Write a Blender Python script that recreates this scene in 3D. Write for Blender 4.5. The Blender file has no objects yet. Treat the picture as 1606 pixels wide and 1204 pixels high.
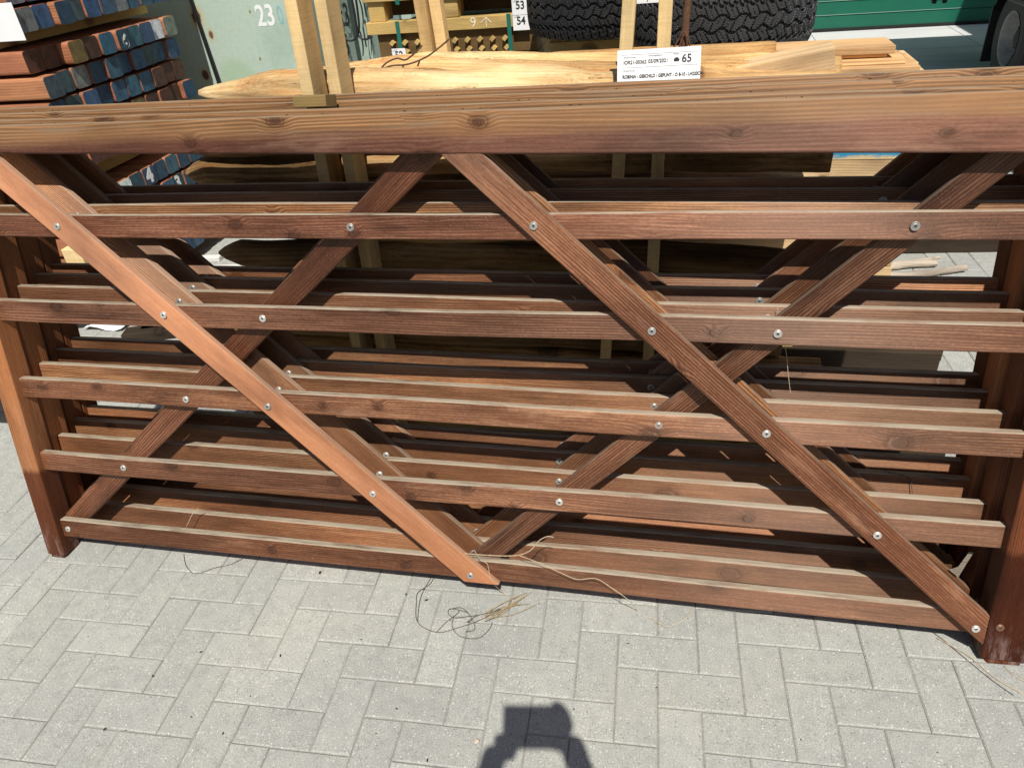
import bpy, bmesh, math, random
from mathutils import Vector, Matrix
R_ = math.radians
SC = bpy.context.scene
COL = SC.collection
random.seed(7)

# ------------------------------------------------------------------ camera, world, sun
FPX, IW, IH = 1157.66, 1606.0, 1204.0
CAM = Vector((1.9347, -1.3563, 1.7033))
RR = ((0.97608223, 0.20200842, -0.08034967),      # camera right, down, forward in world axes
      (0.04580581, -0.55238982, -0.83232644),
      (-0.21252129, 0.80873857, -0.54843105))
cd = bpy.data.cameras.new('camera'); cam = bpy.data.objects.new('camera', cd); COL.objects.link(cam)
cd.sensor_width = 36; cd.lens = 36 * FPX / IW; cd.clip_start = 0.02; cd.clip_end = 400
r, d, f = [Vector(v) for v in RR]
cam.matrix_world = Matrix(((r.x, -d.x, -f.x, CAM.x), (r.y, -d.y, -f.y, CAM.y), (r.z, -d.z, -f.z, CAM.z), (0, 0, 0, 1)))
SC.camera = cam
SUN_EL, SUN_AZ = 57.0, 15.5                         # azimuth: degrees from -Y towards +X
w = bpy.data.worlds.new("World"); SC.world = w; w.use_nodes = True
wn = w.node_tree; sky = wn.nodes.new('ShaderNodeTexSky'); sky.sky_type = 'NISHITA'; sky.sun_disc = False
sky.sun_elevation = R_(SUN_EL); sky.sun_rotation = R_(180 - SUN_AZ)
bg = wn.nodes['Background']; wn.links.new(sky.outputs[0], bg.inputs[0]); bg.inputs[1].default_value = 0.062
sd = bpy.data.lights.new('sun', 'SUN'); so = bpy.data.objects.new('sun', sd); COL.objects.link(so)
sd.energy = 5.0; sd.angle = R_(0.53); sd.color = (1, 0.955, 0.89)
e, a = R_(SUN_EL), R_(SUN_AZ)
SUND = Vector((-math.cos(e) * math.sin(a), math.cos(e) * math.cos(a), -math.sin(e)))
so.rotation_euler = SUND.to_track_quat('-Z', 'Y').to_euler(); so.location = (3, -6, 9)
SC.view_settings.view_transform = 'Standard'; SC.view_settings.look = 'None'
SC.view_settings.exposure = 0.12; SC.view_settings.gamma = 1
SC.render.engine = 'CYCLES'

def pray(px, py):
    v = ((px - IW / 2) / FPX, (py - IH / 2) / FPX, 1.0)
    return Vector([RR[0][i] * v[0] + RR[1][i] * v[1] + RR[2][i] for i in range(3)])
def at(px, py, Y):
    v = pray(px, py); return CAM + v * ((Y - CAM.y) / v.y)
def atz(px, py, z=0.0):
    v = pray(px, py); return CAM + v * ((z - CAM.z) / v.z)
def atx(px, py, X):
    v = pray(px, py); return CAM + v * ((X - CAM.x) / v.x)

# ------------------------------------------------------------------ material helpers
class NT:
    def __init__(s, name):
        s.m = bpy.data.materials.new(name); s.m.use_nodes = True; s.t = s.m.node_tree
        s.b = s.t.nodes['Principled BSDF']
    def n(s, ty, ins=None, out=0, **at_):
        nd = s.t.nodes.new('ShaderNode' + ty)
        for k, v in at_.items(): setattr(nd, k, v)
        for k, v in (ins or {}).items(): s.set(nd.inputs[k], v)
        return nd.outputs[out]
    def set(s, sock, v):
        if isinstance(v, bpy.types.NodeSocket): s.t.links.new(v, sock)
        else:
            if sock.type == 'RGBA' and len(v) == 3: v = (*v, 1)
            sock.default_value = v
    def math(s, op, a, b=0.0, c=0.0, clamp=False):
        return s.n('Math', {0: a, 1: b, 2: c}, operation=op, use_clamp=clamp)
    def mix(s, f, a, b, mode='MIX'):
        nd = s.t.nodes.new('ShaderNodeMix'); nd.data_type = 'RGBA'; nd.blend_type = mode
        s.set(nd.inputs[0], f); s.set(nd.inputs[6], a); s.set(nd.inputs[7], b); return nd.outputs[2]
    def mr(s, v, a, b, c=0.0, d=1.0, smooth=False):
        return s.n('MapRange', {0: v, 1: a, 2: b, 3: c, 4: d}, interpolation_type='SMOOTHSTEP' if smooth else 'LINEAR')
    def vmul(s, v, k): return s.n('VectorMath', {0: v, 1: k}, operation='MULTIPLY')
    def vadd(s, v, k): return s.n('VectorMath', {0: v, 1: k}, operation='ADD')
    def noise(s, v, scale=1.0, detail=2.0, rough=0.5, dist=0.0):
        return s.n('TexNoise', {'Vector': v, 'Scale': scale, 'Detail': detail, 'Roughness': rough, 'Distortion': dist})
    def ramp(s, f, stops):
        nd = s.t.nodes.new('ShaderNodeValToRGB'); s.set(nd.inputs[0], f); e = nd.color_ramp.elements
        while len(e) < len(stops): e.new(0.5)
        for q, (p, c) in zip(e, stops): q.position = p; q.color = (*c, 1)
        return nd.outputs[0]
    def base(s, c, rough=0.6, spec=0.5, metal=0.0):
        s.set(s.b.inputs['Base Color'], c); s.set(s.b.inputs['Roughness'], rough)
        s.set(s.b.inputs['Specular IOR Level'], spec); s.set(s.b.inputs['Metallic'], metal)
    def bump(s, h, strength=0.3, dist=0.002):
        s.set(s.b.inputs['Normal'], s.n('Bump', {'Height': h, 'Strength': strength, 'Distance': dist}))
    def objco(s): return s.n('TexCoord', out=3)
    def rnd(s): return s.n('ObjectInfo', out=5)
    def tint(s): return s.n('ObjectInfo', out=1)
    def poff(s, k=37.0):
        o = s.math('MULTIPLY', s.rnd(), k)
        c = s.n('CombineXYZ', {0: o, 1: s.math('MULTIPLY', o, 1.7), 2: s.math('MULTIPLY', o, 2.3)})
        return s.vadd(s.objco(), c)

def wood(name, dark, mid, light, lines=.0055, knots=0.2, rough=0.6, spec=0.5, dust=None, dip=None, bleach=None,
         specks=0.0, bump=0.35, stain=0.5, cross=False, knotcol=(.035, .016, .010), linek=.5, aniso=.95, kscale=(5.5, .02, 8.0), cracks=0.0, patches=0.0):
    """timber with the grain along the object's own X axis"""
    t = NT(name); co = t.objco(); p = t.poff()
    warp = t.noise(t.vmul(p, (1.1, 5, 5)), 1.0, 3.0)
    vor = t.t.nodes.new('ShaderNodeTexVoronoi'); vor.inputs['Scale'].default_value = 1.0
    vor.voronoi_dimensions = '2D'
    px_ = t.t.nodes.new('ShaderNodeSeparateXYZ'); t.set(px_.inputs[0], p)
    k2 = t.n('CombineXYZ', {0: t.math('MULTIPLY', px_.outputs[0], kscale[0]), 1: t.math('MULTIPLY', px_.outputs[2], kscale[2]), 2: 0.0})
    t.set(vor.inputs['Vector'], t.vadd(k2, t.vmul(t.n('TexNoise', {'Vector': t.vmul(p, (30, 45, 45)), 'Scale': 1.0}, out=1), (.10, .10, .10))))
    vd = vor.outputs['Distance']; cn = t.t.nodes.new('ShaderNodeSeparateColor'); t.set(cn.inputs[0], vor.outputs['Color'])
    vr, vg = cn.outputs[0], cn.outputs[1]
    has = t.math('LESS_THAN', vr, knots)
    ks = t.mr(vg, 0, 1, .50, 1.45)                       # knots differ in size
    vk = t.math('DIVIDE', vd, ks)
    kn = t.math('MULTIPLY', t.mr(vk, .04, .34, 1, 0, True), has)
    core = t.math('MULTIPLY', t.mr(vk, .065, .095, 1, 0, True), has)
    rim_ = t.math('MULTIPLY', t.math('MULTIPLY', t.mr(vk, .085, .105, 0, 1, True), t.mr(vk, .11, .16, 1, 0, True)), has)
    halo = t.math('MULTIPLY', t.math('MULTIPLY', t.mr(vk, .08, .30, 1, 0, True), has), t.mr(t.noise(t.vmul(p, (9, 40, 40)), 1.0, 2.0), .35, .65, .25, 1.0))
    xyz = t.t.nodes.new('ShaderNodeSeparateXYZ'); t.set(xyz.inputs[0], p)
    zz = t.math('ADD', xyz.outputs[2], t.math('MULTIPLY', xyz.outputs[1], .8))
    zz = t.math('ADD', zz, t.math('MULTIPLY', t.noise(t.vmul(p, (.9, 7, 7)), 1.0, 2.0), .045))
    zz = t.math('ADD', zz, t.math('MULTIPLY', t.noise(t.vmul(p, (2.5, 38, 38)), 1.0, 3.0, .6), .0095))
    zz = t.math('ADD', zz, t.math('MULTIPLY', kn, .013))
    s = t.math('MULTIPLY_ADD', t.math('SINE', t.math('MULTIPLY', zz, 6.2832 / lines)), .5, .5)
    s = t.math('POWER', s, 1.35)
    cm = t.math('MULTIPLY', t.mr(t.noise(t.vmul(p, (.7, 5, 5)), 1.0, 2.0), .40, .62, .12, 1.0), linek)
    s = t.math('MULTIPLY_ADD', t.math('SUBTRACT', s, .45), cm, .45)
    fa = t.noise(t.vmul(p, (6, 230, 230)), 1.0, 3.0, .65)
    fb = t.noise(t.vmul(p, (90, 300, 300)), 1.0, 3.0, .7)
    fine = t.math('ADD', t.math('MULTIPLY', fa, .58), t.math('MULTIPLY', fb, .42))
    fac = t.math('ADD', t.math('MULTIPLY', s, .48), t.math('MULTIPLY', fine, .72))
    fac = t.math('ADD', fac, t.math('MULTIPLY', t.math('SUBTRACT', warp, .5), stain))
    c = t.ramp(t.math('SUBTRACT', fac, .07), [(.16, dark), (.5, mid), (.86, light)])
    blot = t.noise(t.vmul(p, (2.2, 8, 8)), 1.0, 4.0, .6)
    c = t.mix(1.0, c, t.ramp(blot, [(.24, (.50, .47, .46)), (.48, (.97, .96, .94)), (.76, (1.32, 1.28, 1.2))]), 'MULTIPLY')
    if patches:                                      # water stains and board-long drift of the stain
        st = t.mr(t.noise(t.vmul(p, (2.4, 15, 15)), 1.0, 5.0, .62), .50, .70, 0, patches, True)
        c = t.mix(st, c, t.mix(1.0, c, (.36, .32, .31), 'MULTIPLY'))
        wr = t.mr(t.noise(t.vadd(t.vmul(p, (1.7, 9, 9)), (3, 7, 1)), 1.0, 6.0, .72), .56, .74, 0, patches * .75, True)   # scuffed, worn-off stain
        c = t.mix(wr, c, t.mix(.5, c, (.56, .35, .235)))
        dr = t.noise(t.vmul(p, (.55, .3, .3)), 1.0, 1.0)
        c = t.mix(1.0, c, t.ramp(dr, [(.30, (.60, .57, .57)), (.5, (1, 1, 1)), (.70, (1.75, 1.68, 1.55))]), 'MULTIPLY')
    c = t.mix(1.0, c, t.tint(), 'MULTIPLY')
    rg = rough
    if bleach:                                       # sun-bleached upper part of a rail
        col, z0, z1 = bleach
        z = t.n('SeparateXYZ', {0: co}, out=2)
        z = t.math('ADD', z, t.math('MULTIPLY', t.math('SUBTRACT', t.noise(t.vmul(p, (1.6, 30, 30)), 1.0, 3.0), .5), .045))
        bl = t.mr(z, z0, z1, 0, 1, True)
        gc = t.mix(t.mr(s, .25, .8), [x * .40 for x in col], col)
        gc = t.mix(t.mr(fine, .34, .66), t.mix(.55, gc, [x * .42 for x in col]), gc)
        gc = t.mix(1.0, gc, t.ramp(blot, [(.28, (.62, .60, .58)), (.5, (.95, .95, .95)), (.72, (1.15, 1.12, 1.08))]), 'MULTIPLY')
        gr = t.mr(t.noise(t.vmul(p, (3, 40, 40)), 1.0, 5.0, .65), .56, .72, 0, .55)
        gc = t.mix(gr, gc, (.22, .17, .115))
        c = t.mix(t.math('MULTIPLY', bl, .90), c, gc)
    if dip:                                          # foot of the post dipped in preservative
        z = t.n('SeparateXYZ', {0: co}, out=0)
        z = t.math('ADD', z, t.math('MULTIPLY', t.noise(t.vmul(p, (20, 60, 60)), 1.0, 2.0), .03))
        c = t.mix(t.mr(z, dip, dip + .02, 1, 0), c, t.mix(1.0, c, (.36, .27, .27), 'MULTIPLY'))
        sc = t.noise(t.vmul(p, (12, 50, 50)), 1.0, 5.0, .7)
        c = t.mix(t.math('MULTIPLY', t.mr(z, .03, .16, 1, 0), t.mr(sc, .5, .72, 0, .5)), c, (.42, .33, .31))
    c = t.mix(t.math('MULTIPLY', halo, .62), c, t.mix(1.0, c, (.36, .30, .28), 'MULTIPLY'))
    ringk = t.math('MULTIPLY_ADD', t.math('SINE', t.math('MULTIPLY', vk, 190.0)), .18, .78)
    c = t.mix(t.math('MULTIPLY', core, ringk), c, t.mix(.25, knotcol, mid))
    c = t.mix(t.math('MULTIPLY', rim_, .65), c, t.mix(1.0, c, (.42, .36, .34), 'MULTIPLY'))
    if cracks:
        bs = t.mr(t.noise(t.vmul(p, (2.6, 17, 17)), 1.0, 5.0, .68), .46, .66)
        c = t.mix(t.math('MULTIPLY', bs, .75 * cracks), c, t.mix(1.0, c, (.80, .56, .40), 'MULTIPLY'))
        tr = t.noise(t.vmul(p, (14, 30, 30)), 1.0, 6.0, .75)
        tr = t.math('MULTIPLY', t.mr(t.math('ABSOLUTE', t.math('SUBTRACT', tr, .5)), 0, .012, 1, 0), t.mr(t.noise(t.vmul(p, (4, 9, 9)), 1.0, 2.0), .52, .62))
        c = t.mix(t.math('MULTIPLY', tr, .75 * cracks), c, t.mix(1.0, c, (.25, .17, .10), 'MULTIPLY'))
        cr = t.noise(t.vmul(p, (4.5, 60, 60)), 1.0, 4.0, .7)
        cr = t.math('ABSOLUTE', t.math('SUBTRACT', cr, .5))
        cr = t.math('MULTIPLY', t.mr(cr, .0, .024, 1, 0), t.mr(t.noise(t.vmul(p, (2, 14, 14)), 1.0, 2.0), .48, .60))
        c = t.mix(t.math('MULTIPLY', cr, cracks), c, t.mix(1.0, c, (.30, .22, .15), 'MULTIPLY'))
    if cross:
        sw = t.noise(t.vmul(co, (160, 10, 10)), 1.0, 2.0)
        c = t.mix(t.mr(sw, .45, .65, 0, .20), c, t.mix(1.0, c, (.5, .43, .36), 'MULTIPLY'))
    if specks:
        sp = t.math('MULTIPLY', t.mr(t.noise(t.vmul(p, (1, 1.6, 1.6)), 330.0, 1.0), .70, .76), t.mr(t.noise(t.vmul(p, (3, 14, 14)), 1.0, 2.0), .48, .66))
        c = t.mix(t.math('MULTIPLY', sp, specks), c, (.60, .47, .40))
        sc = t.mr(t.noise(t.vmul(p, (8, 34, 34)), 1.0, 6.0, .75), .63, .76, 0, .45)
        c = t.mix(t.math('MULTIPLY', sc, specks), c, (.36, .22, .17))
    if dust:
        nz = t.n('SeparateXYZ', {0: t.n('NewGeometry', out=1)}, out=2)
        q = t.noise(t.vmul(p, (7, 60, 60)), 1.0, 5.0, .7)
        dm = t.math('MULTIPLY', t.mr(nz, *((.66, .90) if bleach else (.62, .86)), 0, 1, True), t.mr(q, .30, .54, .12, .95))
        dc = t.mix(t.noise(t.vmul(p, (22, 90, 90)), 1.0, 4.0, .7), [x * .72 for x in dust], [x * 1.2 for x in dust])
        c = t.mix(dm, c, dc); rg = t.mr(dm, 0, 1, rough, .95)
    t.base(c, rg, spec)
    if aniso:                                        # sheen of the fibres: spreads across the grain
        t.b.inputs['Anisotropic'].default_value = aniso; t.b.inputs['Specular Tint'].default_value = (1.0, .74, .58, 1)
        t.set(t.b.inputs['Tangent'], t.n('VectorTransform', {0: (0, .7, .72)}, vector_type='VECTOR', convert_from='OBJECT', convert_to='WORLD'))
    t.bump(t.math('ADD', t.math('ADD', t.math('MULTIPLY', s, .6), fine), t.math('MULTIPLY', core, .5)), bump, .0014)
    return t.m

def plain(name, col, rough=0.6, spec=0.5, metal=0.0, var=0.15, scale=12.0, bump=0.0, dirt=None):
    t = NT(name); p = t.poff(11.0)
    n1 = t.noise(p, scale, 5.0, .65)
    c = t.mix(1.0, col, t.ramp(n1, [(.25, (1 - var,) * 3), (.75, (1 + var,) * 3)]), 'MULTIPLY')
    if dirt: c = t.mix(t.mr(t.noise(p, scale * .6, 6.0, .7), .5, .72, 0, .7), c, dirt)
    c = t.mix(1.0, c, t.tint(), 'MULTIPLY')
    t.base(c, rough, spec, metal)
    if bump: t.bump(t.noise(p, scale * 6, 4.0, .7), bump, .003)
    return t.m

DUST = (.385, .335, .25)
M = {}
M['gate'] = wood('gate_wood', (.024, .0095, .0054), (.110, .048, .027), (.39, .215, .130), dust=DUST, specks=.6, knots=.42, spec=.65, rough=.46, lines=.0070, linek=.42, patches=.75)
M['gate_rear'] = wood('gate_wood_fresh', (.036, .0140, .0064), (.180, .079, .038), (.47, .262, .140), dust=DUST, specks=.25, knots=.34, spec=.65, rough=.46, lines=.0058, linek=.65, patches=.5)
M['brace'] = wood('brace_wood', (.16, .062, .028), (.33, .142, .070), (.46, .235, .135), dust=DUST, specks=.2, knots=.22, spec=.5, rough=.65, linek=.15, stain=.5, patches=.3)
M['rail'] = wood('top_rail_wood', (.034, .0125, .0085), (.112, .046, .031), (.26, .130, .088), dust=(.24, .18, .115), specks=.3, knots=.40, bleach=((.46, .245, .112), .006, .036), spec=.45, rough=.6, lines=.0090, linek=.9, patches=.5)
M['post'] = wood('gate_post_wood', (.10, .036, .015), (.27, .108, .045), (.43, .20, .09), dust=DUST, specks=.2, knots=.05, dip=.33, lines=.006, linek=.6, spec=.5, rough=.65, patches=.5)
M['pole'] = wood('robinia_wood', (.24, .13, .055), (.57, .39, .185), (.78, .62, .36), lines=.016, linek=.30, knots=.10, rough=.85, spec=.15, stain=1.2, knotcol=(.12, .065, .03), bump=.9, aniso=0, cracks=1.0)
M['pole_shaded'] = wood('shaded_pole_wood', (.13, .085, .040), (.36, .26, .140), (.55, .42, .24), lines=.02, linek=.5, knots=.14, rough=.85, spec=.15, stain=2.2, knotcol=(.06, .04, .02), bump=1.0, aniso=0, cracks=1.0)  # darker copy of the robinia wood, shade put into its colour
M['stake'] = wood('sawn_softwood', (.50, .34, .155), (.68, .51, .26), (.78, .63, .37), lines=.010, linek=.15, knots=.05, rough=.8, spec=.2, cross=True, stain=.3, knotcol=(.28, .15, .06), aniso=0)
M['hard'] = wood('hardwood_side', (.19, .068, .032), (.34, .135, .065), (.46, .215, .11), lines=.012, linek=.5, knots=.02, rough=.6, spec=.35, aniso=0)
M['treated'] = wood('treated_softwood', (.30, .19, .06), (.50, .345, .125), (.64, .475, .21), lines=.008, linek=.5, knots=.12, rough=.75, spec=.25, aniso=0)
M['peg_board'] = wood('treated_board_dark', (.06, .036, .014), (.13, .082, .032), (.21, .14, .06), lines=.008, knots=.1, rough=.8, spec=.2, aniso=0)
M['plank'] = wood('planed_plank', (.46, .29, .145), (.66, .46, .25), (.76, .58, .34), lines=.009, linek=.7, knots=.08, rough=.7, spec=.25, stain=.3, aniso=0)
M['grey_wood'] = wood('weathered_stick', (.22, .18, .14), (.42, .36, .29), (.58, .52, .43), lines=.008, knots=.05, rough=.85, spec=.2, aniso=0)
M['sleeper'] = wood('dark_sleeper', (.018, .012, .008), (.040, .028, .018), (.065, .048, .032), lines=.012, knots=.05, rough=.8, spec=.2, aniso=0)
M['olive'] = wood('olive_block', (.13, .085, .03), (.21, .145, .055), (.29, .21, .09), lines=.008, knots=.05, rough=.8, spec=.2, aniso=0)
M['zinc'] = plain('zinc_screw', (.66, .65, .62), .45, .5, .55, .2, 200)
M['recess'] = plain('screw_recess', (.04, .04, .04), .7)
M['black'] = plain('black_cable', (.014, .014, .016), .5)
M['black_plastic'] = plain('black_plastic', (.02, .02, .022), .45, .5, 0, .2, 30)
M['strap'] = plain('green_strap', (.012, .135, .10), .4)
M['teal_strap'] = plain('dark_strap', (.035, .085, .075), .45)
M['paper'] = plain('white_paper', (.80, .80, .79), .7, .3, 0, .05, 9)
M['ink'] = plain('black_ink', (.02, .02, .022), .7)
M['greyink'] = plain('grey_ink', (.22, .23, .25), .7)
M['whitepaint'] = plain('white_paint', (.80, .81, .80), .6, .4, 0, .08, 40)
M['chalk'] = plain('chalk', (.80, .74, .60), .9)
M['tealpaint'] = plain('teal_paint', (.23, .45, .48), .6)
M['twine'] = plain('straw_twine', (.50, .40, .265), .9, .1, 0, .35, 150)
M['twine_dark'] = plain('dark_twine', (.10, .085, .07), .85, .2)
M['twig'] = plain('twig_bark', (.12, .065, .04), .85, .2, 0, .4, 60)
M['rubber'] = plain('tyre_rubber', (.034, .0345, .036), .55, .4, 0, .25, 14, .15, (.045, .043, .04))
M['rubber_old'] = plain('truck_tyre_rubber', (.03, .03, .032), .7, .35, 0, .25, 14, .1)
M['rim'] = plain('grey_steel_rim', (.30, .30, .29), .55, .5, .2, .3, 14, .05, (.10, .09, .075))
M['truck'] = plain('truck_paint', (.50, .52, .53), .35, .5, 0, .06, 6)
M['truck_dark'] = plain('chassis_black', (.012, .012, .013), .6)
M['alu'] = plain('aluminium', (.45, .46, .47), .4, .5, .7, .12, 10)
M['glass'] = plain('dark_glass', (.015, .02, .022), .08)
M['lamp_red'] = plain('red_lens', (.25, .012, .01), .25)
M['door'] = plain('green_door_paint', (.005, .112, .066), .45, .5, 0, .12, 3)
M['wallgrey'] = plain('grey_cladding', (.35, .36, .36), .6, .4, 0, .08, 3)
M['seal'] = plain('door_seal', (.012, .012, .012), .8)
M['lid'] = plain('green_plastic', (.012, .075, .055), .4, .5, 0, .15, 20)
M['skin'] = plain('skin', (.48, .27, .19), .55, .4, 0, .06, 20)
M['cloth_dark'] = plain('dark_jacket', (.03, .035, .05), .85, .2, 0, .2, 40)
M['denim'] = plain('blue_jeans', (.05, .075, .14), .85, .2, 0, .2, 40)
M['hair'] = plain('brown_hair', (.04, .025, .015), .7)
M['leather'] = plain('shoe_leather', (.06, .035, .02), .6)
def worn_blue():
    t = NT('worn_blue_paint'); co = t.objco(); z = t.n('SeparateXYZ', {0: co}, out=2)
    n1 = t.noise(t.vmul(co, (14, 14, 40)), 1.0, 6.0, .75)
    m = t.mr(t.math('ADD', z, t.math('MULTIPLY', t.math('SUBTRACT', n1, .5), .05)), .074, .086)
    t.base(t.mix(m, (.62, .46, .24), t.mix(n1, (.02, .16, .30), (.05, .33, .50))), .6, .3); return t.m
M['blueboard'] = worn_blue()
M['straw'] = plain('straw', (.40, .30, .14), .9, .1, 0, .4, 120)
M['litter'] = plain('leaf_litter', (.045, .03, .018), .9, .2, 0, .4, 80)
M['stone'] = plain('pale_pebble', (.50, .43, .35), .8)

def end_paint():
    t = NT('end_paint'); p = t.poff(23.0); co = t.objco()
    c = t.tint()
    rg = t.noise(t.vmul(p, (6, 30, 22)), 1.0, 4.0, .7)
    c = t.mix(1.0, c, t.ramp(rg, [(.3, (.50, .50, .52)), (.5, (1, 1, 1)), (.75, (1.5, 1.45, 1.4))]), 'MULTIPLY')
    saw = t.noise(t.vmul(p, (10, 140, 45)), 1.0, 3.0, .6)
    c = t.mix(t.mr(saw, .55, .75, 0, .5), c, t.mix(1.0, c, (.4, .4, .42), 'MULTIPLY'))
    wp = t.mr(t.noise(p, 9.0, 5.0, .7), .67, .71, 0, .10)
    c = t.mix(wp, c, (.30, .17, .11))
    t.base(c, .6, .4); t.bump(saw, .3, .001); return t.m
M['endpaint'] = end_paint()

def paver_mat():
    t = NT('concrete_paver'); co = t.objco()
    at_ = t.n('Attribute', out=0, attribute_name='tone')
    c = t.mix(at_, (.340, .343, .310), (.414, .417, .378))
    big = t.noise(co, 1.6, 5.0, .6)
    c = t.mix(1.0, c, t.ramp(big, [(.3, (.87, .88, .90)), (.55, (1, 1, 1)), (.75, (1.07, 1.06, 1.02))]), 'MULTIPLY')
    mid = t.noise(co, 26.0, 5.0, .7)
    c = t.mix(1.0, c, t.ramp(mid, [(.28, (.84, .84, .85)), (.5, (1, 1, 1)), (.75, (1.09, 1.08, 1.06))]), 'MULTIPLY')
    g = t.noise(co, 290.0, 4.0, .75)
    c = t.mix(1.0, c, t.ramp(g, [(.28, (.52, .52, .52)), (.5, (1, 1, 1)), (.72, (1.42, 1.42, 1.40))]), 'MULTIPLY')
    v1 = t.t.nodes.new('ShaderNodeTexVoronoi'); v1.inputs['Scale'].default_value = 125; t.set(v1.inputs['Vector'], co)
    cr = t.n('SeparateColor', {0: v1.outputs['Color']})
    ws = t.math('MULTIPLY', t.math('LESS_THAN', v1.outputs['Distance'], t.math('MULTIPLY', cr, .26)), t.math('GREATER_THAN', cr, .70))
    c = t.mix(t.math('MULTIPLY', ws, .75), c, (.66, .64, .59))
    cg = t.n('SeparateColor', {0: v1.outputs['Color']}, out=1)
    ds = t.math('MULTIPLY', t.math('LESS_THAN', v1.outputs['Distance'], t.math('MULTIPLY', cg, .30)), t.math('GREATER_THAN', cg, .90))
    c = t.mix(t.math('MULTIPLY', ds, .6), c, (.14, .138, .135))
    st = t.mr(t.noise(t.vadd(co, (5, 3, 0)), 4.2, 3.0, .5), .66, .80, 0, .30)
    c = t.mix(st, c, (.40, .35, .25))
    t.base(c, .85, .3); t.bump(t.math('ADD', g, t.math('MULTIPLY', mid, .6)), .45, .0012); return t.m
M['paver'] = paver_mat()
M['sand'] = plain('joint_sand', (.29, .275, .235), .95, .1, 0, .3, 60, .4)
def concrete_mat():
    t = NT('apron_concrete'); co = t.objco()
    a_ = t.noise(t.vmul(co, (1.2, 6, 1)), 1.0, 5.0, .6); b_ = t.noise(co, 40.0, 4.0, .7)
    c = t.ramp(a_, [(.3, (.47, .47, .455)), (.6, (.57, .57, .555))])
    c = t.mix(1.0, c, t.ramp(b_, [(.3, (.88,) * 3), (.7, (1.08,) * 3)]), 'MULTIPLY')
    t.base(c, .85, .3); return t.m
M['concrete'] = concrete_mat()

def panel_mat():
    """pale green container steel with rust at fixed places"""
    t = NT('container_paint'); co = t.n('NewGeometry', out=0)
    n1 = t.noise(co, 2.2, 5.0, .6); n2 = t.noise(co, 40.0, 4.0, .7)
    c = t.ramp(n1, [(.3, (.34, .44, .36)), (.55, (.43, .54, .455)), (.8, (.47, .55, .44))])
    c = t.mix(1.0, c, t.ramp(n2, [(.3, (.92,) * 3), (.7, (1.05,) * 3)]), 'MULTIPLY')
    patch = t.n('Vector Math' if False else 'VectorMath', {0: co, 1: tuple(at(375, 128, 3.3))}, out=1, operation='DISTANCE')
    c = t.mix(t.mr(patch, .10, .17, .55, 0, True), c, (.33, .46, .28))
    for (px, py, r0, k) in ((308, 27, .034, 1.0), (331, 55, .016, .9), (322, 118, .026, .95), (248, 62, .008, .7), (392, 19, .006, .8), (408, 93, .007, .7)):
        q = at(px, py, 3.3)
        dv = t.vmul(t.vadd(co, tuple(-q)), (1, 1, .75 if r0 > .02 else .6))
        dist = t.n('VectorMath', {0: dv}, out=1, operation='LENGTH')
        dist = t.math('ADD', dist, t.math('MULTIPLY', t.math('SUBTRACT', t.noise(co, 60.0, 4.0, .7), .5), r0 * .9))
        c = t.mix(t.mr(dist, r0 * .8, r0 * 2.4, .55 * k, 0, True), c, (.55, .42, .16))
        c = t.mix(t.mr(dist, r0 * .7, r0 * 1.1, k, 0), c, (.115, .040, .022))
    t.base(c, .55, .4); t.bump(n2, .08, .002); return t.m
M['panel'] = panel_mat()

# ------------------------------------------------------------------ object helpers
def link(name, bm, mat, parent=None, mx=None, smooth=False):
    me = bpy.data.meshes.new(name); bm.to_mesh(me); bm.free()
    for m in (mat if isinstance(mat, (list, tuple)) else [mat]): me.materials.append(M[m] if isinstance(m, str) else m)
    if smooth:
        for pl in me.polygons: pl.use_smooth = True
    o = bpy.data.objects.new(name, me); COL.objects.link(o)
    if parent: o.parent = parent
    if mx is not None: o.matrix_local = mx
    return o
def tag(o, label, cat, group=None, kind=None):
    if kind: o['kind'] = kind
    if label: o['label'] = label
    if cat: o['category'] = cat
    if group: o['group'] = group
    return o
def empty(name, mx, label, cat, group=None):
    o = bpy.data.objects.new(name, None); COL.objects.link(o); o.empty_display_size = .05
    o.matrix_world = mx if isinstance(mx, Matrix) else Matrix.Translation(mx)
    return tag(o, label, cat, group)
def T(*v): return Matrix.Translation(Vector(v))
def frame(o, x, y, z):
    return Matrix(((x[0], y[0], z[0], o[0]), (x[1], y[1], z[1], o[1]), (x[2], y[2], z[2], o[2]), (0, 0, 0, 1)))
def tint(o, c): o.color = (c[0], c[1], c[2], 1); return o
def g_(k): return (k, k, k)

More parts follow.
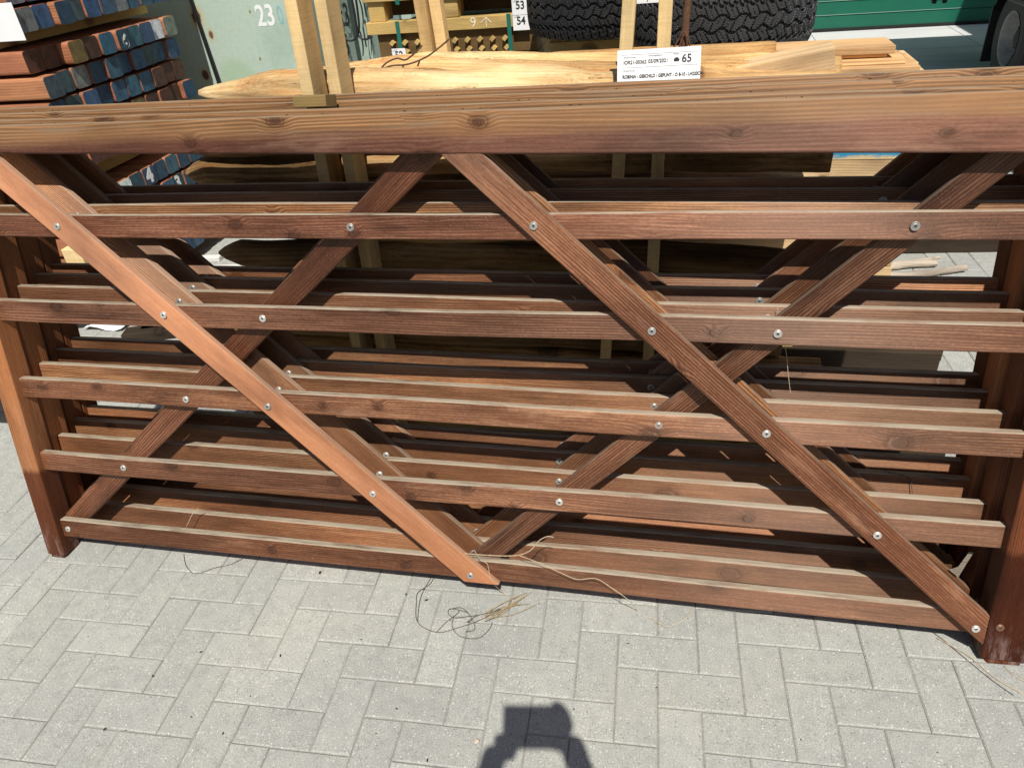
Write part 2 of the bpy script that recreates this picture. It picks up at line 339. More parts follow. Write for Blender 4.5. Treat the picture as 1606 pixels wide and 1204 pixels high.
def board(L, h, t, r=.004, segs=8, wob=.0012, x0=0.0, k0=0.0, k1=0.0, hf=None, bm=None, mx=None, cs=3):
    """rounded-edge board: grain along x from x0 to x0+L, front face y=0, thickness t, height h; k = slope of end cuts"""
    bm = bm or bmesh.new(); rows = []
    ph = random.random() * 6
    for i in range(segs + 1):
        u = i / segs; x = x0 + L * u
        za, zb = (0, h) if hf is None else hf(x)
        dy = wob * (math.sin(6.2 * u + ph) + .5 * math.sin(14 * u + 2 * ph)); dz = wob * (math.sin(4.6 * u + ph * 1.7) + .45 * math.sin(17 * u + ph))
        pts = []
        for cx, cz, a0 in ((t - r, zb - r, 0), (r, zb - r, 90), (r, za + r, 180), (t - r, za + r, 270)):
            for j in range(cs + 1):
                an = R_(a0 + 90 * j / cs); pts.append((cx + r * math.cos(an), cz + r * math.sin(an)))
        row = []
        for (y, z) in pts:
            k = k0 * (1 - u) + k1 * u
            v = Vector((x + k * z, y + dy, z + dz))
            row.append(bm.verts.new(mx @ v if mx else v))
        rows.append(row)
    n = len(rows[0])
    for i in range(segs):
        for j in range(n):
            bm.faces.new((rows[i][j], rows[i][(j + 1) % n], rows[i + 1][(j + 1) % n], rows[i + 1][j]))
    bm.faces.new(rows[0][::-1]); bm.faces.new(rows[-1])
    bm.normal_update(); return bm
def bx(bm, x0, y0, z0, x1, y1, z1, mx=None):
    vs = [Vector((x, y, z)) for x in (x0, x1) for y in (y0, y1) for z in (z0, z1)]
    v = [bm.verts.new(mx @ q if mx else q) for q in vs]
    for f in ((0, 1, 3, 2), (4, 6, 7, 5), (0, 4, 5, 1), (2, 3, 7, 6), (0, 2, 6, 4), (1, 5, 7, 3)):
        bm.faces.new([v[i] for i in f])
    return bm
def bevbox(x0, y0, z0, x1, y1, z1, b=.004, segs=2):
    bm = bmesh.new(); bx(bm, x0, y0, z0, x1, y1, z1)
    bmesh.ops.recalc_face_normals(bm, faces=bm.faces)
    bmesh.ops.bevel(bm, geom=bm.edges[:], offset=b, segments=segs, affect='EDGES', profile=.5); return bm
def lathe(bm, prof, segs=32, axis='x', mx=None, close=False):
    """profile of (radius, along-axis) pairs"""
    rings = []
    for i in range(segs):
        a = 2 * math.pi * i / segs; ring = []
        for (rr, h) in prof:
            v = Vector((h, rr * math.cos(a), rr * math.sin(a))) if axis == 'x' else Vector((rr * math.cos(a), rr * math.sin(a), h))
            ring.append(bm.verts.new(mx @ v if mx else v))
        rings.append(ring)
    for i in range(segs):
        p, q = rings[i], rings[(i + 1) % segs]
        for j in range(len(prof) - 1):
            bm.faces.new((p[j], q[j], q[j + 1], p[j + 1]))
        if close: bm.faces.new((p[-1], q[-1], q[0], p[0]))
    bmesh.ops.recalc_face_normals(bm, faces=bm.faces); return bm
def tube(bm, pts, rad, sides=6, caps=True):
    pts = [Vector(p) for p in pts]; prev = None; rows = []
    for i, p in enumerate(pts):
        tg = (pts[min(i + 1, len(pts) - 1)] - pts[max(i - 1, 0)]).normalized()
        up = Vector((0, 0, 1)) if abs(tg.z) < .9 else Vector((1, 0, 0))
        s = tg.cross(up).normalized(); u = s.cross(tg)
        rr = rad[i] if isinstance(rad, (list, tuple)) else rad
        rows.append([bm.verts.new(p + (s * math.cos(2 * math.pi * k / sides) + u * math.sin(2 * math.pi * k / sides)) * rr) for k in range(sides)])
    for a_, b_ in zip(rows, rows[1:]):
        for k in range(sides): bm.faces.new((a_[k], a_[(k + 1) % sides], b_[(k + 1) % sides], b_[k]))
    if caps: bm.faces.new(rows[0][::-1]); bm.faces.new(rows[-1])
    bmesh.ops.recalc_face_normals(bm, faces=bm.faces); return bm
def spline(pts, n=6):
    P = [Vector(p) for p in pts]; P = [P[0]] + P + [P[-1]]; out = []
    for i in range(1, len(P) - 2):
        for k in range(n):
            t = k / n; a_, b_, c_, d_ = P[i - 1], P[i], P[i + 1], P[i + 2]
            out.append(.5 * ((2 * b_) + (c_ - a_) * t + (2 * a_ - 5 * b_ + 4 * c_ - d_) * t * t + (3 * b_ - a_ - 3 * c_ + d_) * t ** 3))
    out.append(P[-2]); return out
def text(name, s, size, mat, parent, mx, bold=0.0, align='LEFT', sx=1.0):
    cu = bpy.data.curves.new(name, 'FONT'); cu.body = s; cu.size = size; cu.align_x = align; cu.offset = bold; cu.extrude = .0004
    o = bpy.data.objects.new(name, cu); COL.objects.link(o); bpy.context.view_layer.update()
    me = bpy.data.meshes.new_from_object(o.evaluated_get(bpy.context.evaluated_depsgraph_get()))
    bpy.data.objects.remove(o); me.materials.clear(); me.materials.append(M[mat])
    t = bpy.data.objects.new(name, me); COL.objects.link(t); t.parent = parent; t.matrix_local = mx @ Matrix.Diagonal((sx, 1, 1, 1))
    return t
FACE = Matrix(((1, 0, 0, 0), (0, 0, -1, 0), (0, 1, 0, 0), (0, 0, 0, 1)))      # text plane upright, facing -Y
def copy_tree(o, parent=None):
    c = o.copy(); COL.objects.link(c); c.parent = parent
    for ch in list(o.children): copy_tree(ch, c)
    return c
ORD = ['first', 'second', 'third', 'fourth', 'fifth', 'sixth', 'seventh', 'eighth', 'ninth', 'tenth', 'eleventh', 'twelfth']

# ------------------------------------------------------------------ ground
TH = R_(-2.602757895)
OX, OY = -0.2414286, 0.22347097
def pav(u, v):
    x, y = u * .105 - OX, v * .105 - OY
    return Vector((math.cos(TH) * x + math.sin(TH) * y, -math.sin(TH) * x + math.cos(TH) * y, 0))
bm = bmesh.new(); tone = bm.loops.layers.color.new('tone')
def paver(u0, v0, u1, v1):
    c = pav((u0 + u1) / 2, (v0 + v1) / 2)
    if not (-4.2 < c.x < 6.6 and -2.6 < c.y < 5.0): return
    g = .0085; b = .036; tn = min(1, max(0, random.gauss(.5, .18)))
    tz = [random.gauss(0, .0007) for _ in range(2)]; dz = random.gauss(0, .0006)
    def ring(m, z):
        out = []
        for (a_, b_) in ((u0 + m, v0 + m), (u1 - m, v0 + m), (u1 - m, v1 - m), (u0 + m, v1 - m)):
            p = pav(a_, b_); p.z = z + dz + tz[0] * (1 if a_ > (u0 + u1) / 2 else -1) + tz[1] * (1 if b_ > (v0 + v1) / 2 else -1)
            out.append(bm.verts.new(p))
        return out
    top, mid, bot = ring(g + b, 0), ring(g, -.0031), ring(g, -.020)
    fs = [bm.faces.new(top)]
    for A, B in ((top, mid), (mid, bot)):
        for k in range(4): fs.append(bm.faces.new((A[k], B[k], B[(k + 1) % 4], A[(k + 1) % 4])))
    for f_ in fs:
        for l in f_.loops: l[tone] = (tn, tn, tn, 1)
for m in range(-40, 60):
    for k in range(-60, 60):
        paver(k + 4 * m, -k - 1, k + 4 * m + 2, -k)
        paver(2 + k + 4 * m, -1 - k, 3 + k + 4 * m, 1 - k)
bmesh.ops.recalc_face_normals(bm, faces=bm.faces)
tag(link('paved_ground', bm, 'paver'), None, None, kind='structure')
bm = bmesh.new(); v = [bm.verts.new(q) for q in ((-90, -90, -.0048), (90, -90, -.0048), (90, 90, -.0048), (-90, 90, -.0048))]; bm.faces.new(v)
tag(link('ground', bm, 'sand'), None, None, kind='structure')
bm = bmesh.new(); ys = [5.0, 6.45, 7.9, 9.22]; xs = [-9 + 1.55 * i for i in range(15)]
for i in range(len(xs) - 1):
    for j in range(3):
        bx(bm, xs[i] + .004, ys[j] + .004, -.05, xs[i + 1] - .004, ys[j + 1] - .004, .002, Matrix.Rotation(R_(0), 4, 'Z'))
tag(link('concrete_apron', bm, 'concrete'), None, None, kind='structure')

# ------------------------------------------------------------------ field gates
LE = R_(12.4664)
GX, GY, GZ = Vector((1, 0, 0)), Vector((0, math.cos(LE), -math.sin(LE))), Vector((0, math.sin(LE), math.cos(LE)))
W = 2.721
def gate_mx(dx, y, dz, tw=0.0):
    o = GX * dx + GY * y + GZ * dz
    return frame(o, GX, GY, GZ) @ Matrix.Rotation(tw, 4, 'Y')
def gl(px, py, y0):
    v = pray(px, py); t = (y0 - CAM.dot(GY)) / v.dot(GY); P = CAM + v * t; return P.x, P.dot(GZ)
SL = [(.1391, .0745), (.3843, .3219), (.6290, .5671), (.8769, .8127), (1.1194, 1.0580)]
def upright(x): return frame((x, 0, 0), (0, 0, 1), (0, 1, 0), (-1, 0, 0))      # board x -> gate z, board z -> gate -x
def make_gate(first):
    t = empty('field_gate', gate_mx(0, 0, 0), 'foremost field gate of the leaning stack, dusty red-brown timber bars, nothing in front', 'gate', 'field gates leaning in a stack')
    wd = 'gate' if first else 'gate_rear'
    # uprights
    o = link('latch_post', board(1.268, .066, .069, .004, 8, .0006, .015), 'post', t, upright(0) @ T(0, .0005, 0))
    link('post_foot', board(.024, .056, .059, .006, 1, 0, -.008), 'post', o, T(0, .005, .005))
    o = link('hinge_post', board(1.208, .11, .069, .004, 8, .0006, .018), 'post', t, upright(2.832) @ T(0, .0005, 0)); tint(o, (.78, .62, .62))
    link('post_foot', board(.026, .082, .055, .006, 1, 0, -.011), 'post', o, T(0, .007, .014))
    # top rail (deeper at the hinge end)
    o = link('top_rail', board(2.905, 0, .070, .007, 14, .0012, -.070, hf=lambda x: (.0 + .0675 - (.0675 + .0185 * x), .0675), cs=5), 'rail', t, T(0, 0, 1.2825))
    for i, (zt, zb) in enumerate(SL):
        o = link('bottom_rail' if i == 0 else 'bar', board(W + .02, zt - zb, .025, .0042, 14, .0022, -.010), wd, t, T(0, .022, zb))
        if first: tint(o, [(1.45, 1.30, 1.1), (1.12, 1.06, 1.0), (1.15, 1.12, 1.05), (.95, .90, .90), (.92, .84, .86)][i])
        else: k = random.uniform(.85, 1.12); tint(o, (k, k * random.uniform(.95, 1.05), k))
    def brace(p0, p1, wdt, y, c0, c1, tn, mt):
        d2 = Vector((p1[0] - p0[0], p1[1] - p0[1])).normalized(); n2 = Vector((-d2.y, d2.x))
        if n2.y < 0: n2 = -n2
        def cut(c):
            if c[0] == 'z': return (c[1] - p0[1]) / d2.y, -n2.y / d2.y
            return (c[1] - p0[0]) / d2.x, -n2.x / d2.x
        (s0, k0), (s1, k1) = cut(c0), cut(c1)
        o = link('brace', board(s1 - s0, wdt, .0212, .0040, 8, .0011, s0, k0, k1), mt, t,
                 frame((p0[0], y, p0[1]), (d2.x, 0, d2.y), (0, 1, 0), (n2.x, 0, n2.y)))
        tint(o, tn)
    rb = lambda x: 1.2825 - .0185 * x - .001
    bm_ = 'brace' if first else 'gate_rear'
    brace((.148, 1.19), (1.37, .085), .071, 0, ('z', rb(.1)), ('z', .083), (1.0, 1.0, 1.0) if first else (1.25, 1.25, 1.2), bm_)
    brace((1.39, 1.253), (2.722, .053), .066, 0, ('z', rb(1.45)), ('x', 2.7205), (1.1, .98, .90) if first else (1.1, 1.1, 1.05), wd)
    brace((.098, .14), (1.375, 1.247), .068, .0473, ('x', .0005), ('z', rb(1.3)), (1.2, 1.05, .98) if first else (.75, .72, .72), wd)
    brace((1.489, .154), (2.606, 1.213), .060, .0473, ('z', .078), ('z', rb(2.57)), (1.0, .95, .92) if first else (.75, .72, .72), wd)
    # screws
    sc = [(0, x, z) for x, z in ((.301, 1.091), (.571, .852), (.841, .597), (1.125, .346), (1.396, .105), (1.604, 1.093), (1.881, .848), (2.159, .601), (2.438, .347), (2.696, .104))]
    sc += [(.022, x, z) for x, z in ((1.138, 1.086), (.856, .844), (.568, .594), (.297, .352), (.023, .106), (2.418, 1.089), (2.165, .844), (1.905, .598), (1.652, .355))]
    sc += [(.0005, 2.778, .40), (.0005, 2.748, .115)]
    s0 = None
    for i, (y, x, z) in enumerate(sc):
        mx = frame((x, y - .0022, z), (0, -1, 0), (1, 0, 0), (0, 0, -1)) @ Matrix.Rotation(random.random() * 3, 4, 'X') @ Matrix.Rotation(random.uniform(-.07, .07), 4, 'Y')
        if s0 is None:
            b = bmesh.new(); lathe(b, [(.0098, -.006), (.0098, .0005), (.0089, .0012), (.0060, .0010), (.0050, .0017), (.0034, .0017), (.0032, .0004), (.0004, .0003)], 20)
            s0 = link('screw', b, 'zinc', t, mx); o = s0
            b = bmesh.new(); lathe(b, [(.0030, .0008), (.0003, .0009)], 8); link('screw_recess', b, 'recess', o)
        else:
            o = s0.copy(); COL.objects.link(o); o.parent = t; o.matrix_local = mx
            for ch in list(s0.children):
                c = ch.copy(); COL.objects.link(c); c.parent = o
        k = random.uniform(.45, 1.0); tint(o, (k, k * .98, k * .93))
        if y == .0005: tint(o, (.35, .18, .12))
    return t
gate1 = make_gate(True)
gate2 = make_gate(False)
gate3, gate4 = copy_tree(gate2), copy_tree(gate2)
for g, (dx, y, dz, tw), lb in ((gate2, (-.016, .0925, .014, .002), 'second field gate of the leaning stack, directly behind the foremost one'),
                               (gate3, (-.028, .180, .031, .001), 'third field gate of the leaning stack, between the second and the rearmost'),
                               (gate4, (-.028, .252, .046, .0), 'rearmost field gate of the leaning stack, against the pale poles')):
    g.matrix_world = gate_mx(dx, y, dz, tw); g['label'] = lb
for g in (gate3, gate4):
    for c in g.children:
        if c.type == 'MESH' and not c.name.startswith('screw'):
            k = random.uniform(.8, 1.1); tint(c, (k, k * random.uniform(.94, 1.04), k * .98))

# ------------------------------------------------------------------ rack of robinia poles
from mathutils import noise as MN
def pole_mesh(L, r0, r1, point='L', crook=.02, seg=64, sides=26):
    b = bmesh.new(); rows = []; f1, f2, f3 = [random.random() * 6 for _ in range(3)]
    bulge = [(random.random(), random.uniform(-.16, .26)) for _ in range(5)]
    for i in range(seg + 1):
        u = i / seg; x = L * u; rr = r0 + (r1 - r0) * u
        pf = .26 if point == 'L' else .05
        if point and u < pf: rr *= (.12 + .88 * (u / pf) ** .7)
        for (bc, ba) in bulge: rr *= 1 + ba * math.exp(-((u - bc) / .05) ** 2)
        cy = crook * math.sin(2.2 * u * 3 + f1); cz = crook * .8 * math.sin(1.7 * u * 3 + f2)
        ring = []
        for k in range(sides):
            a_ = 2 * math.pi * k / sides
            q = rr * (1 + .08 * math.sin(2 * a_ + f3 + u * 2) + .06 * math.sin(3 * a_ + f1 - u * 5) + .035 * math.sin(7 * a_ + f2 + 3 * math.sin(u * 9 + f1)) + .11 * MN.turbulence(Vector((x * 5 + f1 * 7, 2.2 * math.cos(a_) + f2, 2.2 * math.sin(a_))), 4, False) - .05 + .05 * MN.noise(Vector((x * 3.5, 6 * math.cos(a_) + f3, 6 * math.sin(a_)))))
            ring.append(b.verts.new((x, cy + q * math.cos(a_), cz + q * math.sin(a_))))
        rows.append(ring)
    for A, B in zip(rows, rows[1:]):
        for k in range(sides): b.faces.new((A[k], A[(k + 1) % sides], B[(k + 1) % sides], B[k]))
    b.faces.new(rows[0][::-1]); b.faces.new(rows[-1]); bmesh.ops.recalc_face_normals(b, faces=b.faces); return b
def pole(p0, p1, r0, r1, label, group, crook=.018, tn=(1, 1, 1), point='L'):
    p0, p1 = Vector(p0), Vector(p1); x = (p1 - p0).normalized(); y = Vector((0, 0, 1)).cross(x).normalized(); z = x.cross(y)
    o = link('debarked_pole', pole_mesh((p1 - p0).length, r0, r1, point, crook), 'pole_shaded' if point == 'S' else 'pole', None, None, True)
    o.matrix_world = frame(p0, x, y, z) @ Matrix.Rotation(0, 4, 'X')
    tint(o, tn); return tag(o, label, 'wooden pole', group)
GP = 'debarked poles lying in the rack'
def zc(px, py, Y, r_): return at(px, py, Y).z - r_ * .9
pole((.44, .822, 1.262), (2.30, .818, 1.195), .074, .066, 'thick pale debarked pole on top of the rack just behind the rearmost gate', GP, .014)
pole((.38, .955, 1.245), (2.33, .965, 1.200), .060, .050, 'pale pole with pointed tip reaching farthest left over the rack', GP, .010, (1.0, .92, .84))
pole((.72, 1.07, 1.262), (2.36, 1.05, 1.205), .060, .046, 'debarked pole behind the two front poles, its top showing near the twig', GP, .014, (1, .94, .87))
pole((.85, 1.18, 1.25), (2.36, 1.17, 1.185), .055, .046, 'pale yellow debarked pole near the back of the rack top', GP, .012, (1.05, 1.06, 1.0))
pole((.60, 1.27, 1.20), (2.2, 1.27, 1.21), .050, .050, 'rearmost debarked pole on the rack top, near the tyres', GP, .015, (1.0, .92, .82))
z = 1.15
for i in range(11):                                    # shaded front of the rack
    zz = 1.145 - i * .098
    pole((.36 + random.uniform(-.05, .08), .786 + random.uniform(-.006, .02), zz), (2.33 + random.uniform(-.10, .06), .786 + random.uniform(-.006, .02), zz + random.uniform(-.02, .02)),
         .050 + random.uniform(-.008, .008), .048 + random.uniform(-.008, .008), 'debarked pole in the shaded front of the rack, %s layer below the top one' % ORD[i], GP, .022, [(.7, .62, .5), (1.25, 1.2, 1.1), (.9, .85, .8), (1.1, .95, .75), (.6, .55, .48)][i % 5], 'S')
for i in range(4):
    for j in range(3):
        pole((.40 + random.uniform(-.06, .10), .965 + j * .11, 1.13 - i * .30), (2.30 + random.uniform(-.08, .08), .965 + j * .11, 1.13 - i * .30),
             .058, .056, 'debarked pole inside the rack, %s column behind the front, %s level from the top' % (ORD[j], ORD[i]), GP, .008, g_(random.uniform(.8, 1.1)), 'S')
def stake(p0, p1, wx, dy, label, tn=(1, 1, 1), group='sawn stakes of the pole rack'):
    p0, p1 = Vector(p0), Vector(p1); x = (p1 - p0).normalized(); y = Vector((0, 1, 0)); y = (y - x * y.dot(x)).normalized(); z = x.cross(y)
    o = link('sawn_stake', board((p1 - p0).length, wx, dy, .003, 4, .001), 'stake'); o.matrix_world = frame(p0 - z * wx / 2, x, y, z)
    tint(o, tn); return tag(o, label, 'stake', group)
a_ = at(464, 148, .69); b_ = at(458, 30, .69)
stake((.862, .645, .06), (.915, .645, 1.74), .036, .092, 'left sawn stake of the pair standing before the green container')
stake((.950, .645, .06), (1.000, .645, 1.76), .034, .088, 'right sawn stake of the pair standing before the green container', (.97, .95, .93))
stake((1.690, .688, .06), (1.801, .688, 1.66), .034, .032, 'left sawn stake of the pair rising behind the paper label')
stake((1.845, .688, .06), (1.881, .688, 1.66), .034, .032, 'right sawn stake of the pair rising behind the paper label', (.98, .97, .95))
q0, q1 = at(684, 88, 1.34), at(655, -12, 1.34)
stake((q0.x, 1.34, .06), q1, .042, .05, 'left leaning sawn stake standing before the pallets', (.86, .78, .68))
q0, q1 = at(694, 88, 1.36), at(678, -12, 1.36)
stake((q0.x + .05, 1.36, .06), q1, .040, .05, 'right leaning sawn stake standing before the pallets', (1.0, .97, .93))
b = board(2.1, .10, .10, .004, 3, .001)
o = link('rack_beam', b, 'treated'); o.matrix_world = T(.32, .74, 0.0); tint(o, (.6, .55, .5)); tag(o, 'squared beam on the ground under the front of the pole rack', 'beam', 'ground beams of the pole rack')
o2 = o.copy(); COL.objects.link(o2); o2.matrix_world = T(.32, 1.15, 0.0); o2['label'] = 'squared beam on the ground under the back of the pole rack'
# squared log with sawn end at the right of the rack
p0, p1 = at(1190, 118, .92), at(1310, 95, .92)
x = (p1 - p0).normalized(); y = Vector((0, 1, 0)); z = x.cross(y)
o = link('squared_post', board(.50, .072, .085, .008, 4, .002), 'plank'); o.matrix_world = frame(p1 - x * .50 - z * .036, x, y, z)
tag(o, 'pale squared post with sawn end lying across the right end of the poles', 'post')

# paper label and the second label above it
def sheet(name, w_, h_, label, cat, mx, t_=.0012):
    o = empty(name, mx, label, cat)
    b = bmesh.new(); bx(b, 0, 0, 0, w_, t_, h_); bmesh.ops.recalc_face_normals(b, faces=b.faces); link('paper_sheet', b, 'paper', o); return o
p = at(968.5, 80, .665); q = at(1100, 72, .665); xx = (q - p).normalized(); lw = (q - p).length
zz = Vector((0, .30, 1)); zz = (zz - xx * zz.dot(xx)).normalized(); yy = zz.cross(xx)
lh = .118
L = sheet('paper_label', lw, lh, 'white printed paper label resting against the pale poles, black text', 'label', frame(p - zz * lh, xx, yy, zz))
def lab(s, u, v, size, mat='ink', bold=0.0, sx=1.0): text('lettering', s, size, mat, L, T(u * lw, -.0005, lh - v) @ FACE, bold, sx=sx)
b = bmesh.new()
for (u0, v0, u1, v1) in ((.055, .011, .955, .0116), (.055, .041, .955, .0416), (.055, .011, .058, .105), (.355, .011, .358, .041), (.655, .011, .658, .041), (.952, .011, .955, .105)):
    bx(b, u0 * lw, -.0006, lh - v1, u1 * lw, -.0001, lh - v0)
bmesh.ops.recalc_face_normals(b, faces=b.faces); link('ruled_lines', b, 'greyink', L)
lab('Ordernummer', .075, .019, .0052, 'greyink'); lab('Ontvangstdatum', .375, .017, .0052, 'greyink'); lab('Aantal', .675, .016, .0052, 'greyink')
lab('IOR21-00362', .075, .033, .0120, bold=.00025, sx=.86); lab('03/09/2021', .375, .0325, .0120, bold=.00025, sx=.9); lab('65', .775, .0345, .026, 'ink', .0004, .95)
lab('Omschrijving', .075, .050, .0052, 'greyink'); lab('ROBINIA - GESCHILD - GEPUNT - O 8-10 - L=220CM', .065, .066, .0108, 'ink', .00035, .80)
b = bmesh.new()
for (cx, cz, rr) in ((.700, .0285, .0042), (.716, .0275, .0050), (.731, .0288, .0038)):
    lathe(b, [(rr, 0), (.0002, .0004)], 12, 'z', T(cx * lw, -.0005, lh - cz) @ FACE)
link('ink_scribble', b, 'ink', L)
p = at(983, 7, .90); q = at(1050, 3, .90)
L2 = sheet('paper_label', (q - p).x, .12, 'white paper label fixed high on the two stakes, cut off by the frame', 'label', T(p.x, .895, p.z))
text('lettering', '7', .02, 'ink', L2, T(.052, -.0005, .004) @ FACE)

# twigs and the bare sapling
def strand(name, pts, rad, mat, label, cat, group=None, n=6):
    if name == 'twine': rad *= .78
    o = link(name, tube(bmesh.new(), spline(pts, n), rad, 6), mat, None, None, True); return tag(o, label, cat, group)
tw = empty('dry_twig', at(620, 105, .9), 'forked dry brown twig lying over the pale poles', 'twig')
for pts in ([(562, 122), (585, 114), (612, 104), (640, 101), (668, 90), (690, 74), (704, 62)], [(596, 110), (606, 99), (622, 92), (636, 94), (650, 84), (662, 72)], [(631, 102), (634, 110)], [(658, 96), (655, 104)]):
    b = tube(bmesh.new(), spline([at(x_, y_, .93) - tw.location for x_, y_ in pts]), .0028, 6); link('branch', b, 'twig', tw, None, True)
sp = empty('bare_sapling', at(1072, 70, 1.1), 'thin bare brown sapling stem standing among the poles behind the label', 'sapling')
b = tube(bmesh.new(), spline([at(x_, y_, 1.06) - sp.location for x_, y_ in ((1071, 95), (1074, 62), (1076, 30), (1079, 2), (1080, -60))]), [.011] * 25, 8)
link('stem', b, 'twig', sp, None, True)
for dx_ in (-14, -6, 7, 12):
    b = tube(bmesh.new(), spline([at(1073 + dx_ * .2, 50, 1.04) - sp.location, at(1073 + dx_ * .6, 62, 1.04) - sp.location, at(1070 + dx_, 76, 1.04) - sp.location]), .0022, 5); link('root', b, 'twig', sp, None, True)

# ------------------------------------------------------------------ stack of hardwood posts, painted ends
S = .1085
BLUE, DBLUE, GREEN, BROWN, OLIVE, GREY, WHITE = (.048, .110, .185), (.026, .064, .110), (.058, .095, .105), (.085, .038, .026), (.16, .125, .045), (.20, .20, .20), (.72, .74, .76)
COLN = {BLUE: 'blue', DBLUE: 'dark blue', GREEN: 'grey-green', BROWN: 'bare brown', OLIVE: 'olive', GREY: 'grey', WHITE: 'white'}
PL = 2.6
body0 = board(PL, S - .012, S - .005, .014, 3, .001, -PL); me_body = None
capb = bmesh.new()
rr = .013; pts = []
for cx, cz, a0 in ((S - .005 - rr, S - .012 - rr, 0), (rr, S - .012 - rr, 90), (rr, rr, 180), (S - .005 - rr, rr, 270)):
    for j in range(4):
        an = R_(a0 + 30 * j); pts.append((cx + (rr - .0006) * math.cos(an), cz + (rr - .0006) * math.sin(an)))
va = [capb.verts.new((.0, y_, z_)) for y_, z_ in pts]; vb = [capb.verts.new((.0015, y_, z_)) for y_, z_ in pts]
capb.faces.new(vb)
for j in range(len(va)): capb.faces.new((va[j], va[(j + 1) % len(va)], vb[(j + 1) % len(va)], vb[j]))
bmesh.ops.recalc_face_normals(capb, faces=capb.faces)
proto = link('hardwood_post', body0, 'hard'); capo = link('painted_end', capb, 'endpaint', proto)
tag(proto, 'x', 'timber post', 'x')
first_used = False
def timber(x, y, z, col, label, group):
    global first_used
    if not first_used: o = proto; first_used = True
    else:
        o = proto.copy(); COL.objects.link(o); c = capo.copy(); COL.objects.link(c); c.parent = o
    o.matrix_world = T(x, y, z); k = random.uniform(.8, 1.15); tint(o, (k, k * random.uniform(.93, 1.05), k))
    tint(o.children[0], [c_ * random.uniform(.85, 1.15) for c_ in col]); o['label'] = label; o['group'] = group; return o
XE, Y0 = -.95, 1.70
mid = [  # rows from the top of the middle bundle down, near end first
 [BROWN, BROWN, OLIVE, BROWN, BLUE, DBLUE, BLUE, BLUE, WHITE, GREY],
 [GREEN, GREEN, GREY, DBLUE, BLUE, BLUE, BLUE, GREEN, BLUE, BLUE],
 [DBLUE, GREEN, BLUE, DBLUE, BLUE, BLUE, BLUE, BROWN, BROWN, BROWN],
 [DBLUE, BLUE, BLUE, DBLUE, BROWN, OLIVE, BROWN, BROWN, BROWN, DBLUE],
 [BROWN, BROWN, BROWN, BROWN, BROWN, DBLUE, BROWN, BLUE, DBLUE, GREY]]
low = [[DBLUE, BLUE, WHITE, DBLUE, DBLUE, DBLUE, BLUE, DBLUE, DBLUE, BLUE], [BLUE, DBLUE, BLUE, BLUE, DBLUE, BLUE, DBLUE, DBLUE, BLUE, DBLUE],
       [DBLUE] * 10, [GREEN, BLUE] * 5, [BLUE, DBLUE] * 5]
up = [[GREY, GREEN, BLUE, GREY, BLUE, GREEN, GREEN, BROWN, GREY, BLUE], [GREY, BLUE, DBLUE, GREEN, BLUE, BLUE, GREY, BLUE, BLUE, BLUE]]
for nm, rows_, ztop in (('middle', mid, 1.316), ('lower', low, .640), ('upper', up, 1.373 + 2 * .1125)):
    for i, row in enumerate(rows_):
        sh = random.uniform(-.008, .008)
        for j, c in enumerate(row):
            jx = random.uniform(-.009, .009) + (.02 if random.random() < .15 else 0)
            if nm == 'middle' and i == 0 and j in (0, 1): jx = -.03
            if nm == 'middle' and i == 0 and j >= 2: jx += .03
            o = timber(XE + jx + sh, Y0 + j * S * 1.005, ztop - (i + 1) * .1125 + .002, c,
                       'hardwood post, %s end, %s row from top of %s bundle, %s from near side' % (COLN[c], ORD[i], nm, ORD[j]), 'hardwood posts of the %s bundle' % nm)
            if nm == 'middle' and i == 0 and j == 5: six = o
            if nm == 'lower' and i == 0 and j == 4: four = o
            if nm == 'lower' and i == 1 and j == 6: three = o
SIDE = Matrix(((0, 0, 1, 0), (1, 0, 0, 0), (0, 1, 0, 0), (0, 0, 0, 1)))          # text facing +X
text('painted_number', '6', .085, 'whitepaint', six, T(.002, .03, .012) @ SIDE, .003)
text('painted_number', '4', .10, 'whitepaint', four, T(.002, .022, .02) @ SIDE, .006)
text('painted_number', '3', .10, 'whitepaint', three, T(.002, .025, .02) @ SIDE, .004)
for k, (yy_, zz_, hh, grp, lb) in enumerate(((1.72, 1.316, .055, 'm', 'bearer between the upper and the middle bundle of hardwood posts'), (1.72, .642, .105, 'l', 'bearer between the middle and the lower bundle of hardwood posts'), (1.72, 0.0, .075, 'g', 'bearer on the ground under the lower bundle of hardwood posts'))):
    for m_, (xo, side) in enumerate(((-1.12, 'nearer the painted ends'), (-2.4, 'away from the painted ends'))):
        o = link('wooden_bearer', board(1.16, hh, .09, .003, 2, 0), 'treated'); o.matrix_world = frame((xo, yy_ - .03, zz_), (0, 1, 0), (-1, 0, 0), (0, 0, 1))
        tag(o, lb + ', ' + side, 'bearer', 'bearers of the hardwood stack')
for xo, zb, zt, lb in ((-1.30, .745, 1.32, 'middle'), (-1.38, .07, .645, 'lower')):
    b = bmesh.new(); bx(b, xo, 1.692, zb - .002, xo + .022, 1.6945, zt + .004); bx(b, xo, 1.692, zt + .0005, xo + .022, 2.83, zt + .003)
    bmesh.ops.recalc_face_normals(b, faces=b.faces); o = link('packing_strap', b, 'teal_strap'); tag(o, 'dark green packing strap around the %s bundle of hardwood posts' % lb, 'strap')
o = empty('added_shadow_pack', (-2.2, 2.27, 1.60), 'added unseen pack on top of the upper hardwood bundle, shades the container', 'timber pack')  # added out of view to throw the stack's shade on the container
link('shadow_pack_body', bevbox(-1.2, -.52, .06, 1.22, .54, 1.0, .03), 'whitepaint', o)
for x_ in (-.8, .8): link('pack_bearer', bevbox(x_ - .05, -.5, .0, x_ + .05, .52, .059, .003, 1), 'treated', o)
